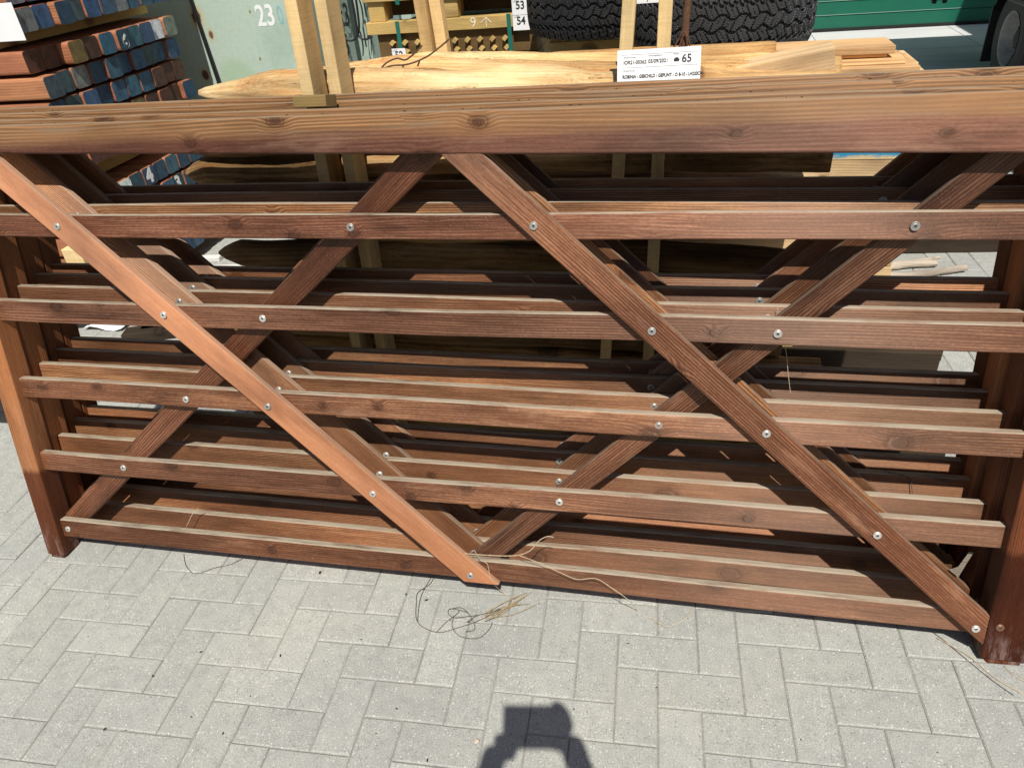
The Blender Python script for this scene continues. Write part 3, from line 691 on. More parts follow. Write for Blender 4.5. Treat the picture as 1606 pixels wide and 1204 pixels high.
for x_ in (-.6, .6): link('pack_strap', bevbox(x_ - .012, -.524, .055, x_ + .012, .544, 1.004, .002, 1), 'teal_strap', o)
q = at(20, 6, 1.69)
o = sheet('paper_tag', .26, .15, 'blank white paper tag on the side of the upper hardwood bundle', 'tag', T(q.x - .265, 1.688, q.z - .145))
q = at(116, 247, 1.69)
o = sheet('paper_tag', .14, .12, 'small white paper tag low on the side of the middle hardwood bundle', 'tag', T(q.x - .14, 1.688, q.z - .105))
q = atz(100, 408, .02)
o = link('wooden_block', bevbox(-.055, 1.55, 0, .055, 1.68, .085, .004), 'stake'); q2 = at(115, 405, 1.55); o.matrix_world = T(q2.x, 0, q2.z - .04)
o.scale = (1, 1, 1); tag(o, 'pale yellow square block strapped beside the lower hardwood bundle', 'block')

# ------------------------------------------------------------------ green container
XC, YC = -.40, 3.30
ct = empty('shipping_container', (-2.6, YC, 0), 'pale green steel container with rust spots and painted numbers behind the timber', 'container')
b = bmesh.new(); bx(b, -2.6, 0, .12, 2.6 + XC - .06, .05, 2.6); bx(b, 2.6 + XC - .06, 0, .12, 2.6 + XC, .06, 2.6); bx(b, -2.6, .06, .12, -2.5, 6, 2.6)
bx(b, -2.6, 0, 2.6, 2.6 + XC, 6, 2.66); bx(b, -2.6, -.01, 0, 2.6 + XC, 6, .119)
bmesh.ops.recalc_face_normals(b, faces=b.faces); link('container_body', b, 'panel', ct)
b = bmesh.new(); xs_ = 2.6 + XC; prof = []; yv = .06
prof.append((xs_ - .01, yv))
while yv < 5.8:
    prof += [(xs_ - .01, yv + .20), (xs_ - .10, yv + .26), (xs_ - .10, yv + .40), (xs_ - .01, yv + .50)]; yv += .50
lo = [b.verts.new((x_, y_, .12)) for x_, y_ in prof]; hi = [b.verts.new((x_, y_, 2.6)) for x_, y_ in prof]
for k in range(len(prof) - 1): b.faces.new((lo[k], lo[k + 1], hi[k + 1], hi[k]))
link('corrugated_side', b, 'panel', ct)
def onpanel(px, py, s, size_px, mat, sx=1.0, bold=0.0):
    p = at(px, py, YC); q = at(px, py - size_px, YC)
    text('painted_number', s, (q.z - p.z) * 1.42, mat, ct, T(p.x + 2.6, -.001, p.z) @ FACE, bold, sx=sx)
onpanel(405, 41, '23', 33, 'whitepaint', .78, .003); onpanel(438, 38, '0', 30, 'tealpaint', .52, .0)
def onside(px, py, s, size, mat='ink', bold=0.004, xo=0.0, rot=0.0):
    p = atx(px, py, XC + xo); text('painted_letters', s, size, mat, ct, T(p.x + 2.6 + .004, p.y - YC, p.z) @ Matrix.Rotation(rot, 4, 'Z') @ SIDE, bold)
for zpy, t0 in ((52, 'L'), (99, 'X')):
    onside(517, zpy, t0, .22); onside(531, zpy - 16, '+' if t0 == 'L' else '-', .15)
    onside(541, zpy - 10, '3', .20); onside(566, zpy - 22, ')', .2); onside(570, zpy - 24, '14', .19)
for k, (xa, xb) in enumerate(((295, 347), (298, 351))):
    strand('black_cable', [at(xa, -8, YC - .02), at((xa + xb) / 2 - 1, 66, YC - .015), at(xb, 146, YC - .02)], .006, 'black',
           'black cable stretched over the green container, %s of the two' % ('left' if k == 0 else 'right'), 'cable', 'cables on the container')
strand('black_cable', [at(x_, y_, 2.6) for x_, y_ in ((524, -10), (526, 30), (534, 52), (548, 64), (558, 60), (563, 45), (561, 20), (557, -10))], .006, 'black', 'black cable hanging in a loop before the corrugated container side', 'cable', 'cables on the container')
strand('black_cable', [at(x_, y_, 2.6) for x_, y_ in ((550, -10), (556, 20), (561, 52), (566, 60), (574, 62), (584, 58))], .006, 'black', 'short black cable sagging towards the pallets', 'cable', 'cables on the container')

# ------------------------------------------------------------------ pallets of treated timber with labels
YP = 3.2
pa, pb = at(577, 57, YP), at(834, 40, YP); zb_ = (pa.z + pb.z) / 2; zt_ = zb_ + (at(577, 38, YP).z - at(577, 57, YP).z)
PX0, PX1 = pa.x, pb.x + .03
pk = empty('timber_pack', (PX0, YP, 0), 'strapped pack of yellowish treated timber on pallets behind the poles', 'timber pack')
b = board(PX1 - PX0, zt_ - zb_, .09, .003, 6, .001); link('front_beam', b, 'treated', pk, T(0, 0, zb_))
for k in range(8):
    o = link('peg_board', board(PX1 - PX0 - .06, zb_ / 8 - .004, .9, .003, 2, 0), 'peg_board', pk, T(.05, .03, zb_ / 8 * k + .002)); kk = random.uniform(.8, 1.1); tint(o, (kk, kk, kk))
peg0 = None
for r_i, py_ in enumerate((68, 82, 97)):
    for k in range(11):
        p = at(598 + k * 19.5 + r_i * 3, py_ - k * .9, YP + .03)
        if not (PX0 + .08 < p.x < PX1 - .05): continue
        mx = T(p.x - PX0, .03, p.z) @ Matrix.Rotation(R_(45), 4, 'Y')
        if peg0 is None:
            b = bmesh.new(); bx(b, -.0115, -.035, -.0115, .0115, .01, .0115); bmesh.ops.recalc_face_normals(b, faces=b.faces); peg0 = link('square_peg', b, 'treated', pk, mx)
        else:
            o = peg0.copy(); COL.objects.link(o); o.parent = pk; o.matrix_local = mx
hb = at(580, 5, YP).z - zt_
for xo in (.02, .47, PX1 - PX0 - .12):
    link('spacer_block', bevbox(xo, .02, zt_ + .001, xo + .10, .16, zt_ + hb, .003, 1), 'treated', pk)
link('upper_beam', board(PX1 - PX0, .06, .09, .003, 6, .001), 'treated', pk, T(0, 0, zt_ + hb + .001))
for k in range(5):
    link('top_board', board(PX1 - PX0 - .05, .10, .85, .003, 2, 0), 'treated', pk, T(.03, .05, zt_ + hb + .065 + k * .105))
link('inner_board', board(PX1 - PX0 - .1, hb - .01, .6, .003, 2, 0), 'peg_board', pk, T(.05, .25, zt_ + .004))
for px_, y0_, y1_ in ((622, 34, 92), (797, 22, 92), (618, -30, 8)):
    p, q = at(px_, y0_, YP - .006), at(px_ + 3, y1_, YP - .006)
    b = bmesh.new(); bx(b, p.x - .012 - PX0, -.006, q.z, p.x + .012 - PX0, -.003, p.z); bmesh.ops.recalc_face_normals(b, faces=b.faces); link('green_strap', b, 'strap', pk)
def lot(px0, py0, px1, py1, nums, label, yd):
    p, q = at(px0, py0, yd), at(px1, py1, yd); o = sheet('lot_label', q.x - p.x, p.z - q.z, label, 'label', T(p.x, yd, q.z))
    w_, h_ = q.x - p.x, (p.z - q.z) / len(nums)
    for i, s_ in enumerate(nums):
        zb = (len(nums) - 1 - i) * h_
        text('lettering', s_, .058, 'ink', o, T(w_ * .5, -.0005, zb + h_ * .38) @ FACE, .0012, 'CENTER', .9)
        text('lettering', 'LOT', .016, 'greyink', o, T(w_ * .06, -.0005, zb + h_ * .83) @ FACE)
    if len(nums) > 1:
        b = bmesh.new(); bx(b, 0, -.0006, h_ - .0008, w_, -.0001, h_ + .0008); bmesh.ops.recalc_face_normals(b, faces=b.faces); link('dividing_line', b, 'greyink', o)
lot(802, 0, 831, 47, ['53', '54'], 'white label with the numbers 53 and 54 on the timber pack', YP - .012)
lot(614, 77, 639, 101, ['52'], 'white label with the number 52, half hidden behind the poles', YP - .012)
p = at(738, 43, YP); text('chalk_mark', '9', .075, 'chalk', pk, T(p.x - PX0, -.0008, zb_ + .012) @ FACE, -.001)
b = bmesh.new(); p = at(757, 33, YP)
for A, B in (((0, 0), (0, .05)), ((0, .05), (-.03, .022)), ((0, .05), (.03, .022))):
    tube(b, [(p.x - PX0 + A[0] + .02, -.001, zb_ + .008 + A[1]), (p.x - PX0 + B[0] + .02, -.001, zb_ + .008 + B[1])], .0022, 5)
link('chalk_arrow', b, 'chalk', pk)

# ------------------------------------------------------------------ tyres
def tyre_mesh(R0, width, rim, treads=30, NT_=624, NW=60):
    b = bmesh.new(); hw = width / 2; rows = []
    prof = []                                          # sidewall below, tread, sidewall above
    side = [(rim, -.62), (rim + .012, -.80), (rim + (R0 - rim) * .35, -.98), (rim + (R0 - rim) * .62, -1.0)]
    for i in range(NT_):
        th = 2 * math.pi * i / NT_; u = treads * i / NT_; ring = []
        for (rr, h) in side: ring.append((rr, h * hw * 1.06))
        for j in range(NW + 1):
            wv = -1 + 2 * j / NW
            crown = R0 - .016 * abs(wv) ** 4 - .004 * wv * wv
            zz_ = u % 1.0; tri = abs(zz_ * 2 - 1) * 2 - 1; saw = ((u * 2) % 1.0) - .5
            step = max(-1, min(1, tri * 2.2)); g = 0.0
            for cc, wd_ in ((-.56 + .13 * saw, .050), (-.17 + .065 * step, .042), (.22 + .065 * step, .042), (.58 - .13 * saw, .050)):
                if abs(wv - cc) < wd_: g = 1.0
            aw = abs(wv)
            if aw > .60:
                lat = (u * 2 + .5 * (aw - .6) + (.5 if wv > 0 else 0)) % 1.0
                if lat < .17 and aw < .97: g = max(g, .9)
                elif .5 < lat < .56 and aw < .9: g = max(g, .35)
            elif aw > .2:
                lat = (u * 2 + 1.6 * wv) % 1.0
                if lat < .10: g = max(g, .6)
                elif .48 < lat < .54: g = max(g, .35)
            else:
                lat = (u * 2 - 1.4 * wv) % 1.0
                if lat < .10: g = max(g, .7)
                elif .5 < lat < .56: g = max(g, .3)
            ring.append((crown - .0125 * g, wv * hw * .97))
        for (rr, h) in side[::-1]: ring.append((rr, -h * hw * 1.06))
        rows.append([b.verts.new((rr * math.cos(th), rr * math.sin(th), h)) for rr, h in ring])
    for i in range(NT_):
        A, B = rows[i], rows[(i + 1) % NT_]
        for j in range(len(A) - 1): b.faces.new((A[j], B[j], B[j + 1], A[j + 1]))
        b.faces.new((A[-1], B[-1], B[0], A[0]))
    bmesh.ops.recalc_face_normals(b, faces=b.faces); return b
TW = .262
ty = link('car_tyre', tyre_mesh(.395, TW, .22), 'rubber')
tz0 = at(1235, 90, 2.03).z
tag(ty, 'top tyre of the right-hand tyre stack, coarse zigzag tread', 'tyre', 'stacked off-road tyres')
tint(ty, g_(.95)); ty.matrix_world = T(2.075, 2.42, tz0 + TW / 2) @ Matrix.Rotation(.7, 4, 'Z')
ty['label'] = 'right-hand off-road tyre lying flat, coarse zigzag tread, nearest the green door'; ty['group'] = 'off-road tyres lying flat'
t2 = ty.copy(); COL.objects.link(t2); t2.matrix_world = T(1.48, 2.98, tz0 + .012 + TW / 2) @ Matrix.Rotation(2.1, 4, 'Z') @ Matrix.Rotation(R_(180), 4, 'X'); tint(t2, g_(.5))
t2['label'] = 'left-hand off-road tyre lying flat beside the timber pack with numbered labels'
for (cx, cy, lb, zt0) in ((2.075, 2.42, 'wooden crate carrying the right-hand tyre', tz0), (1.48, 2.98, 'wooden crate carrying the left-hand tyre', tz0 + .012)):
    cr = empty('wooden_crate', (cx, cy, 0), lb, 'crate', 'crates under the tyres'); n_ = 7; st_ = (zt0 - .012) / n_
    for k in range(n_):
        link('crate_board', board(.5, st_ - .018, .018, .002, 2, .0005), 'treated', cr, T(-.25, -.25, k * st_ + .009)); link('crate_board', board(.5, st_ - .018, .018, .002, 2, .0005), 'treated', cr, frame((.25, -.25, k * st_ + .009), (0, 1, 0), (-1, 0, 0), (0, 0, 1)))
        link('crate_board', board(.5, st_ - .018, .018, .002, 2, .0005), 'treated', cr, frame((-.25, .25, k * st_ + .009), (0, -1, 0), (1, 0, 0), (0, 0, 1)))
    for sx_ in (-.23, .19):
        for sy_ in (-.23, .19): link('corner_post', bevbox(sx_, sy_, 0, sx_ + .04, sy_ + .04, zt0 - .013, .002, 1), 'treated', cr)
    link('crate_top', bevbox(-.25, -.25, zt0 - .012, .25, .25, zt0 - .001, .002, 1), 'treated', cr)

# ------------------------------------------------------------------ planks on the right
GPn = 'planed planks of the right-hand pile'
def plank(x1, y, z, L_, h_, t_, label, tn=(1, 1, 1)):
    o = link('wooden_plank', board(L_, h_, t_, .002, 3, .001, -L_), 'plank'); o.matrix_world = T(x1, y, z); tint(o, tn); return tag(o, label, 'plank', GPn)
xs3 = [at(1404, 80, 1.45).x, at(1424, 92, 1.42).x, at(1441, 105, 1.40).x]
zp = [at(1404, 84, 1.45).z, at(1425, 100, 1.42).z, at(1442, 108, 1.40).z - .02]
plank(xs3[0], 1.45, zp[0], 1.5, .024, .16, 'topmost short plank of the right-hand pile', (.92, .82, .72))
plank(xs3[0] - .02, 1.46, zp[0] - .010, 1.5, .009, .17, 'thin plank right under the topmost one of the right-hand pile', (.80, .66, .52))
plank(xs3[1], 1.42, zp[1] + .013, 1.5, zp[0] - zp[1] - .026, .16, 'pale plank in the third layer of the right-hand pile', (.95, .86, .74))
plank(xs3[1] - .004, 1.42, zp[1], 1.5, .012, .20, 'plank in the fourth layer of the right-hand pile', (1.05, 1.02, .95))
plank(xs3[2], 1.38, zp[2], 1.5, zp[1] - zp[2] - .002, .22, 'longest plank, protruding right from the right-hand pile', (1.0, .88, .76))
for i in range(9):
    zz_ = .12 + i * (zp[2] - .122) / 9
    for j in range(2):
        o = plank(2.70 + random.uniform(-.02, .02), 1.38 + j * .24, zz_, 1.4, (zp[2] - .122) / 9 - .003, .23, 'thick plank, %s layer from the ground, %s column of the right-hand pile' % (ORD[i], 'front' if j == 0 else 'back'), g_(random.uniform(.9, 1.08)))
        if i == 6 and j == 0:
            b = bmesh.new(); bx(b, -1.0, -.0022, .070, .0, -.0005, .101); bmesh.ops.recalc_face_normals(b, faces=b.faces); link('blue_paint_band', b, 'blueboard', o)
for xo in (1.6, 2.4):
    o = link('wooden_bearer', board(.5, .115, .10, .003, 2, 0), 'treated'); o.matrix_world = frame((xo, 1.37, 0), (0, 1, 0), (-1, 0, 0), (0, 0, 1))
    tag(o, 'bearer on the ground under the right-hand plank pile, %s' % ('at its hidden left end' if xo < 2 else 'at its right end'), 'bearer', 'bearers of the plank pile')
o = link('dark_sleeper', board(1.5, .115, .16, .008, 4, .002), 'sleeper'); o.matrix_world = frame((2.1, 2.47, 0), (1, .06, 0), (-.06, 1, 0), (0, 0, 1)); tag(o, 'dark brown sleeper lying on the sunlit pavers behind the gates', 'sleeper')
for i, (a_, b_, r_, lb) in enumerate((((1372, 437), (1516, 420), .020, 'longest grey split stick lying on the sunlit pavers'), ((1360, 420), (1468, 412), .020, 'middle grey split stick lying on the sunlit pavers'), ((1408, 412), (1474, 405), .010, 'thin grey stick nearest the dark sleeper'))):
    pole(atz(*a_, .022), atz(*b_, .022), r_, r_ * .8, lb, 'grey sticks on the pavers', .004, (1, 1, 1), None).data.materials[0] = M['grey_wood']
# green tub upside down far on the apron
p = atz(1356, 79, .0)
b = bmesh.new(); lathe(b, [(.25, 0), (.245, .015), (.19, .055), (.17, .062), (.0, .062)], 20, 'z'); o = link('plastic_tub', b, 'lid', None, None, True); o.matrix_world = T(p.x, p.y + .15, .003)
tag(o, 'dark green plastic tub upside down on the bright concrete', 'tub')

# ------------------------------------------------------------------ things on the ground at the left
p = atz(12, 690)
bn = empty('plastic_crate', (-.98, .80, 0), 'black plastic crate on the pavers left of the gates', 'crate')
b = bevbox(-.18, -.13, 0, .18, .13, .22, .012); link('crate_body', b, 'black_plastic', bn)
for k in range(3): link('crate_rib', bevbox(-.185, -.136, .05 + k * .06, .185, .136, .062 + k * .06, .003, 1), 'black_plastic', bn)
q = atz(125, 512)
o = link('rubber_block', bevbox(-.10, -.06, 0, .10, .06, .07, .015), 'black_plastic'); o.matrix_world = T(q.x - .02, q.y + .03, 0) @ Matrix.Rotation(.2, 4, 'Z'); tag(o, 'dark rubber block on the pavers beneath the hardwood stack', 'block')
q = atz(170, 517)
b = bmesh.new(); n_ = 6
g = [[b.verts.new((i * .045 - .13, j * .05 - .08, .012 + .012 * math.sin(i * 1.3) * math.cos(j * 1.1))) for j in range(4)] for i in range(n_)]
for i in range(n_ - 1):
    for j in range(3): b.faces.new((g[i][j], g[i + 1][j], g[i + 1][j + 1], g[i][j + 1]))
o = link('paper_sheet', b, 'paper', None, None, True); o.matrix_world = T(q.x, q.y + .06, .004); tag(o, 'crumpled white sheet of paper lying on the sunlit pavers', 'paper')
for i, (a_, b_, hh, lb) in enumerate((((195, 540), (300, 528), .05, 'nearer dark board lying on the pavers behind the gates at left'), ((225, 530), (300, 520), .05, 'farther dark board lying on the pavers behind the gates at left'))):
    p0, p1 = atz(*a_), atz(*b_); x = (p1 - p0).normalized(); y = Vector((-x.y, x.x, 0))
    o = link('dark_board', board((p1 - p0).length + .5, hh, .09, .003, 2, 0), 'sleeper'); o.matrix_world = frame(p0, x, y, (0, 0, 1)); tag(o, lb, 'board')
for i, (a_, b_, hh, lb) in enumerate((((1215, 578), (1468, 588), .10, 'dark beam standing in for logs and black shade at lower right, nearer one'), ((1225, 560), (1475, 566), .13, 'dark beam standing in for logs and black shade at lower right, farther one'), ((1190, 700), (1480, 722), .05, 'dark low board on the pavers under the right end of the gates'))):  # the two beams' dark colour stands in for logs and black shade
    p0, p1 = atz(*a_), atz(*b_); x = (p1 - p0).normalized(); y = Vector((-x.y, x.x, 0))
    o = link('dark_board', board((p1 - p0).length, hh, .10, .004, 3, .001), 'sleeper'); o.matrix_world = frame(p0, x, y, (0, 0, 1)); tag(o, lb, 'board')
for (px_, py_, w_, d_, hh, lb) in ((332, 409, .13, .05, .03, 'small flat white board lying beside the hardwood stack'), (349, 423, .26, .06, .02, 'scuffed grey-white slab lying beside the hardwood stack')):
    p = atz(px_, py_); o = link('white_board', bevbox(-w_ / 2, -d_ / 2, 0, w_ / 2, d_ / 2, hh, .004), 'paper'); o.matrix_world = T(p.x, p.y, 0) @ Matrix.Rotation(.12, 4, 'Z'); tint(o, (.8, .78, .74)); tag(o, lb, 'board')

# ------------------------------------------------------------------ green door and wall at the back
bk = empty('roller_door_wall', (0, 9.27, 0), 'long green panelled door wall across the far end of the yard', 'door')
zs = [.025]; 
b = bmesh.new(); x0_, x1_ = -1.5, 13.0
prof = [(.0, .03)]; zz_ = .03
while zz_ < 3.6:
    prof += [(0, zz_ + .136), (.012, zz_ + .141), (.012, zz_ + .146), (-.004, zz_ + .150), (0, zz_ + .155)]; zz_ += .155
va = [b.verts.new((x0_, y_, z_)) for y_, z_ in prof]; vb = [b.verts.new((x1_, y_, z_)) for y_, z_ in prof]
for k in range(len(prof) - 1): b.faces.new((va[k], vb[k], vb[k + 1], va[k + 1]))
link('door_panel', b, 'door', bk)
b = bmesh.new(); bx(b, x0_, -.012, 0, x1_, .05, .034); bmesh.ops.recalc_face_normals(b, faces=b.faces); link('door_seal', b, 'seal', bk)
b = bmesh.new(); bx(b, -12, .0, 0, x0_ - .002, .3, 5); bx(b, x0_, .06, 0, x1_, .3, 5); bx(b, x1_ + .002, 0, 0, 16, .3, 5); bx(b, x0_, -.02, 3.7, x1_, .055, 5); bmesh.ops.recalc_face_normals(b, faces=b.faces)
link('wall', b, 'wallgrey', bk)

# ------------------------------------------------------------------ flatbed truck at the right
XW, YW, RW = 4.50, 5.92, .41
tk = empty('flatbed_truck', (4.2, 2.2, 0), 'light flatbed truck parked at the right, only a rear wheel and mudflap in view', 'truck')
def tb(name, x0, y0, z0, x1, y1, z1, mat, bv=.01): return link(name, bevbox(x0 - 4.2, y0 - 2.2, z0, x1 - 4.2, y1 - 2.2, z1, bv, 2), mat, tk)
tb('load_bed', 4.20, 4.3, .78, 6.45, 7.86, .82, 'truck_dark'); tb('side_board', 4.20, 4.3, .821, 4.235, 7.86, 1.10, 'alu'); tb('side_board', 6.415, 4.3, .821, 6.45, 7.86, 1.10, 'alu'); tb('tail_board', 4.24, 7.82, .821, 6.41, 7.86, 1.10, 'alu')
tb('head_board', 4.24, 4.3, .821, 6.41, 4.34, 1.7, 'alu'); tb('chassis_rail', 4.85, 2.6, .55, 4.95, 7.8, .735, 'truck_dark'); tb('chassis_rail', 5.7, 2.6, .55, 5.8, 7.8, .735, 'truck_dark')
b = bmesh.new(); prf = [(2.25, .45), (2.2, 1.0), (2.45, 1.15), (2.95, 1.95), (3.2, 2.02), (4.1, 2.05), (4.22, 1.9), (4.22, .45)]
la = [b.verts.new((.05, y_ - 2.2, z_)) for y_, z_ in prf]; lb_ = [b.verts.new((2.1, y_ - 2.2, z_)) for y_, z_ in prf]
b.faces.new(la); b.faces.new(lb_[::-1])
for k in range(len(prf)): b.faces.new((la[k], la[(k + 1) % 8], lb_[(k + 1) % 8], lb_[k]))
bmesh.ops.recalc_face_normals(b, faces=b.faces); bmesh.ops.bevel(b, geom=b.edges[:], offset=.04, segments=3, affect='EDGES'); cab = link('cab', b, 'truck', tk)
b = bmesh.new(); v = [b.verts.new(q_) for q_ in ((.043, .60, 1.18), (.043, 1.45, 1.18), (.043, 1.45, 1.82), (.043, .90, 1.82))]; b.faces.new(v); link('side_window', b, 'glass', cab)
b = bmesh.new(); v = [b.verts.new(q_) for q_ in ((.2, .255, 1.2), (1.95, .255, 1.2), (1.95, .70, 1.88), (.2, .70, 1.88))]; b.faces.new(v); link('windscreen', b, 'glass', cab)
wheel0 = None
def wheel(x, y, flip):
    mx = T(x - 4.2, y - 2.2, RW) @ (Matrix.Rotation(math.pi, 4, 'Z') if flip else Matrix.Identity(4))
    hub = bpy.data.objects.new('wheel', None); COL.objects.link(hub); hub.parent = tk; hub.matrix_local = mx
    b = bmesh.new(); lathe(b, [(.205, -.005), (.225, -.012), (.30, -.016), (.37, .0), (.398, .018), (.41, .04), (.41, .09), (.404, .10), (.41, .11), (.41, .17), (.39, .20), (.30, .216), (.21, .20), (.205, .1)], 72, 'x', None, True); link('tyre', b, 'rubber_old', hub, None, False)
    b = bmesh.new(); lathe(b, [(.207, -.012), (.196, -.006), (.188, .03), (.168, .05), (.162, .095), (.135, .105), (.105, .088), (.085, .075)], 56, 'x')
    link('rim', b, 'rim', hub, None, True)
    b = bmesh.new(); lathe(b, [(.086, .078), (.075, .055), (.045, .048), (.0, .046)], 28, 'x'); link('hub_cap', b, 'rubber_old', hub)
    for k in range(6):
        an = k * math.pi / 3; b = bmesh.new(); lathe(b, [(.011, .09), (.011, .062), (.006, .056), (.0, .056)], 8, 'x', T(0, .085 * math.cos(an), .085 * math.sin(an))); link('wheel_nut', b, 'rubber_old', hub)
for yy_ in (YW, 3.15): wheel(XW, yy_, False); wheel(6.15, yy_, True)
b = bmesh.new(); n_ = 14; rA = .47
vs = []
for k in range(n_ + 1):
    an = R_(20 + 140 * k / n_); vs.append([b.verts.new((xx_ - 4.2, YW - 2.2 + rA * math.cos(an), RW + rA * math.sin(an) * .95)) for xx_ in (XW - .03, XW + .26)])
for A, B in zip(vs, vs[1:]): b.faces.new((A[0], A[1], B[1], B[0]))
bmesh.ops.solidify(b, geom=b.faces[:], thickness=.012); o = link('mudguard', b, 'truck_dark', tk)
tb('mudflap', XW - .03, YW + .46, .15, XW + .27, YW + .475, .60, 'truck_dark', .003)
p = atx(1466, 6, 4.45); 
for dx_ in (0, .10): tb('lamp_bracket', 4.42 + dx_, p.y - .02, p.z - .0, 4.46 + dx_, p.y + .02, .74, 'truck_dark', .004)
tb('tail_lamp', 4.40, p.y - .03, p.z + .03, 4.60, p.y + .03, p.z + .11, 'truck_dark', .008)
ld = empty('added_shadow_load', (6.0, 7.0, .825), 'tall added bundle on the truck bed, unseen, shades the green door', 'load')  # added out of view to cast the shade on the green door
b = bevbox(-.42, -.75, 0, .42, .78, 2.35, .03); link('shadow_load_body', b, 'whitepaint', ld)
for zz_ in (.5, 1.6): link('load_strap', bevbox(-.424, -.754, zz_, .424, .784, zz_ + .05, .002, 1), 'strap', ld)

# ------------------------------------------------------------------ twine, straw and litter
def gpath(pts, z=.0035): return [atz(x_, y_, z) for x_, y_ in pts]
def onrail(pts, y=.0205): return [Vector(GX * gl(x_, y_, y)[0] + GY * y + GZ * gl(x_, y_, y)[1]) for x_, y_ in pts]
strand('twine', gpath([(288, 868), (291, 885), (299, 896), (308, 899), (322, 895), (340, 889), (360, 885), (380, 876)]), .0009, 'twine_dark', 'loose dark twine loop on the pavers near the latch post', 'twine', 'loose twine on the pavers')
tn_ = empty('twine_tangle', atz(710, 965), 'tangle of dark twine on the pavers before the middle brace foot', 'twine')
for pts in ([(682, 877), (680, 905), (672, 917), (656, 928), (653, 942), (655, 975), (685, 991), (718, 984), (752, 972), (785, 956)], [(676, 905), (662, 930), (657, 950), (655, 974)],
            [(685, 990), (700, 975), (720, 958), (706, 954), (703, 961), (712, 968), (735, 966), (760, 962), (785, 954)], [(712, 965), (709, 980), (718, 995), (738, 1001), (755, 998), (768, 985), (772, 975)],
            [(704, 955), (725, 953), (740, 970), (732, 975), (748, 965), (770, 960), (786, 955), (780, 966), (760, 974)], [(720, 956), (735, 962), (745, 985), (730, 990)]):
    link('twine_strand', tube(bmesh.new(), [q_ - tn_.location for q_ in spline(gpath(pts))], .0010, 5), 'twine_dark', tn_, None, True)
st = empty('straw_wisp', atz(800, 955), 'wisp of yellow straw on the pavers beside the dark twine', 'straw')
for k in range(11):
    a0 = (752 + random.uniform(-6, 40), 968 + random.uniform(-12, 6)); b0 = (845 + random.uniform(-45, 4), 936 + random.uniform(-8, 12))
    md = ((a0[0] + b0[0]) / 2 + random.uniform(-8, 8), (a0[1] + b0[1]) / 2 + random.uniform(-7, 7))
    link('straw_stalk', tube(bmesh.new(), [q_ - st.location for q_ in spline([atz(*a0, .003), atz(*md, .012), atz(*b0, .004)])], .0007, 5), 'straw', st, None, True)
strand('twine', onrail([(700, 865), (760, 870), (805, 871), (830, 864), (845, 848), (858, 841), (868, 842)], .010), .0016, 'twine', 'pale twine lying along the bottom rail of the foremost gate', 'twine', 'pale twine on the foremost gate')
strand('twine', onrail([(815, 871), (850, 884), (880, 898), (905, 908), (935, 907), (960, 922), (985, 940)], -.004) + gpath([(1000, 957), (1022, 970), (1046, 982), (1068, 974), (1082, 962), (1086, 952)]), .0013, 'twine', 'pale twine running from the bottom rail down to the pavers', 'twine', 'pale twine on the foremost gate')
strand('twine', onrail([(744, 862), (752, 876), (764, 884), (768, 900), (772, 912)], -.003) + gpath([(790, 930), (812, 940)]), .0012, 'twine', 'short twine hanging at the foot of the middle brace', 'twine', 'pale twine on the foremost gate')
strand('twine', gpath([(1462, 990), (1480, 1003), (1500, 1020), (1530, 1045), (1556, 1066), (1590, 1090)]), .0010, 'twine_dark', 'thin dark twine crossing the pavers before the hinge post', 'twine', 'loose twine on the pavers')
strand('twine', gpath([(1470, 1000), (1495, 1014), (1522, 1030), (1560, 1062), (1604, 1088)]), .0014, 'twine', 'pale thicker twine crossing the pavers before the hinge post', 'twine', 'loose twine on the pavers')
strand('twine', gpath([(1575, 1044), (1590, 1058), (1606, 1068), (1640, 1090)]), .0015, 'twine', 'pale twine end beside the hinge post foot', 'twine', 'loose twine on the pavers')
strand('twine', onrail([(311, 797), (302, 806), (296, 818), (292, 826)], .08), .0014, 'twine', 'short straw-coloured twine draped over the second gate bottom rail', 'twine')
strand('twine', onrail([(1219, 482), (1222, 500), (1229, 530), (1234, 560), (1236, 585), (1240, 618)], .10), .0009, 'twine', 'hair-thin twine hanging inside the gates near the right brace crossing', 'twine')
strand('twine', onrail([(1386, 738), (1410, 744), (1427, 750), (1430, 765), (1431, 778)], .19), .0013, 'twine_dark', 'dark twine hanging inside the gates at lower right', 'twine')
b = bmesh.new()
pts = onrail([(1488, 893), (1503, 888), (1520, 865), (1527, 866), (1512, 890), (1503, 905)], .085)
vs = [b.verts.new(q_) for q_ in pts]; b.faces.new((vs[0], vs[1], vs[4], vs[5])); b.faces.new((vs[1], vs[2], vs[3], vs[4])); bmesh.ops.solidify(b, geom=b.faces[:], thickness=.002)
tag(link('dry_leaf', b, 'grey_wood'), 'curled pale dry leaf caught at the right end between the gates', 'leaf')
p = atz(748, 1163)
b = bmesh.new(); bmesh.ops.create_icosphere(b, subdivisions=3, radius=.007)
for v_ in b.verts: v_.co *= 1 + .2 * math.sin(v_.co.x * 500) * math.cos(v_.co.y * 430); v_.co.z *= .7
o = link('pebble', b, 'stone', None, None, True); o.matrix_world = T(p.x, p.y, .004); tag(o, 'small pale pebble on the pavers beside the phone shadow', 'pebble')
b = bmesh.new(); random.seed(21)
spots = [(637, 932), (669, 941), (502, 898), (557, 980), (567, 1003), (806, 981), (440, 1028), (900, 1112), (985, 1009), (1030, 1078), (56, 908), (300, 1124), (197, 1145), (917, 1180), (240, 1060), (350, 1150), (1142, 1096), (1470, 1180), (1256, 1160), (590, 1150), (460, 1170)]
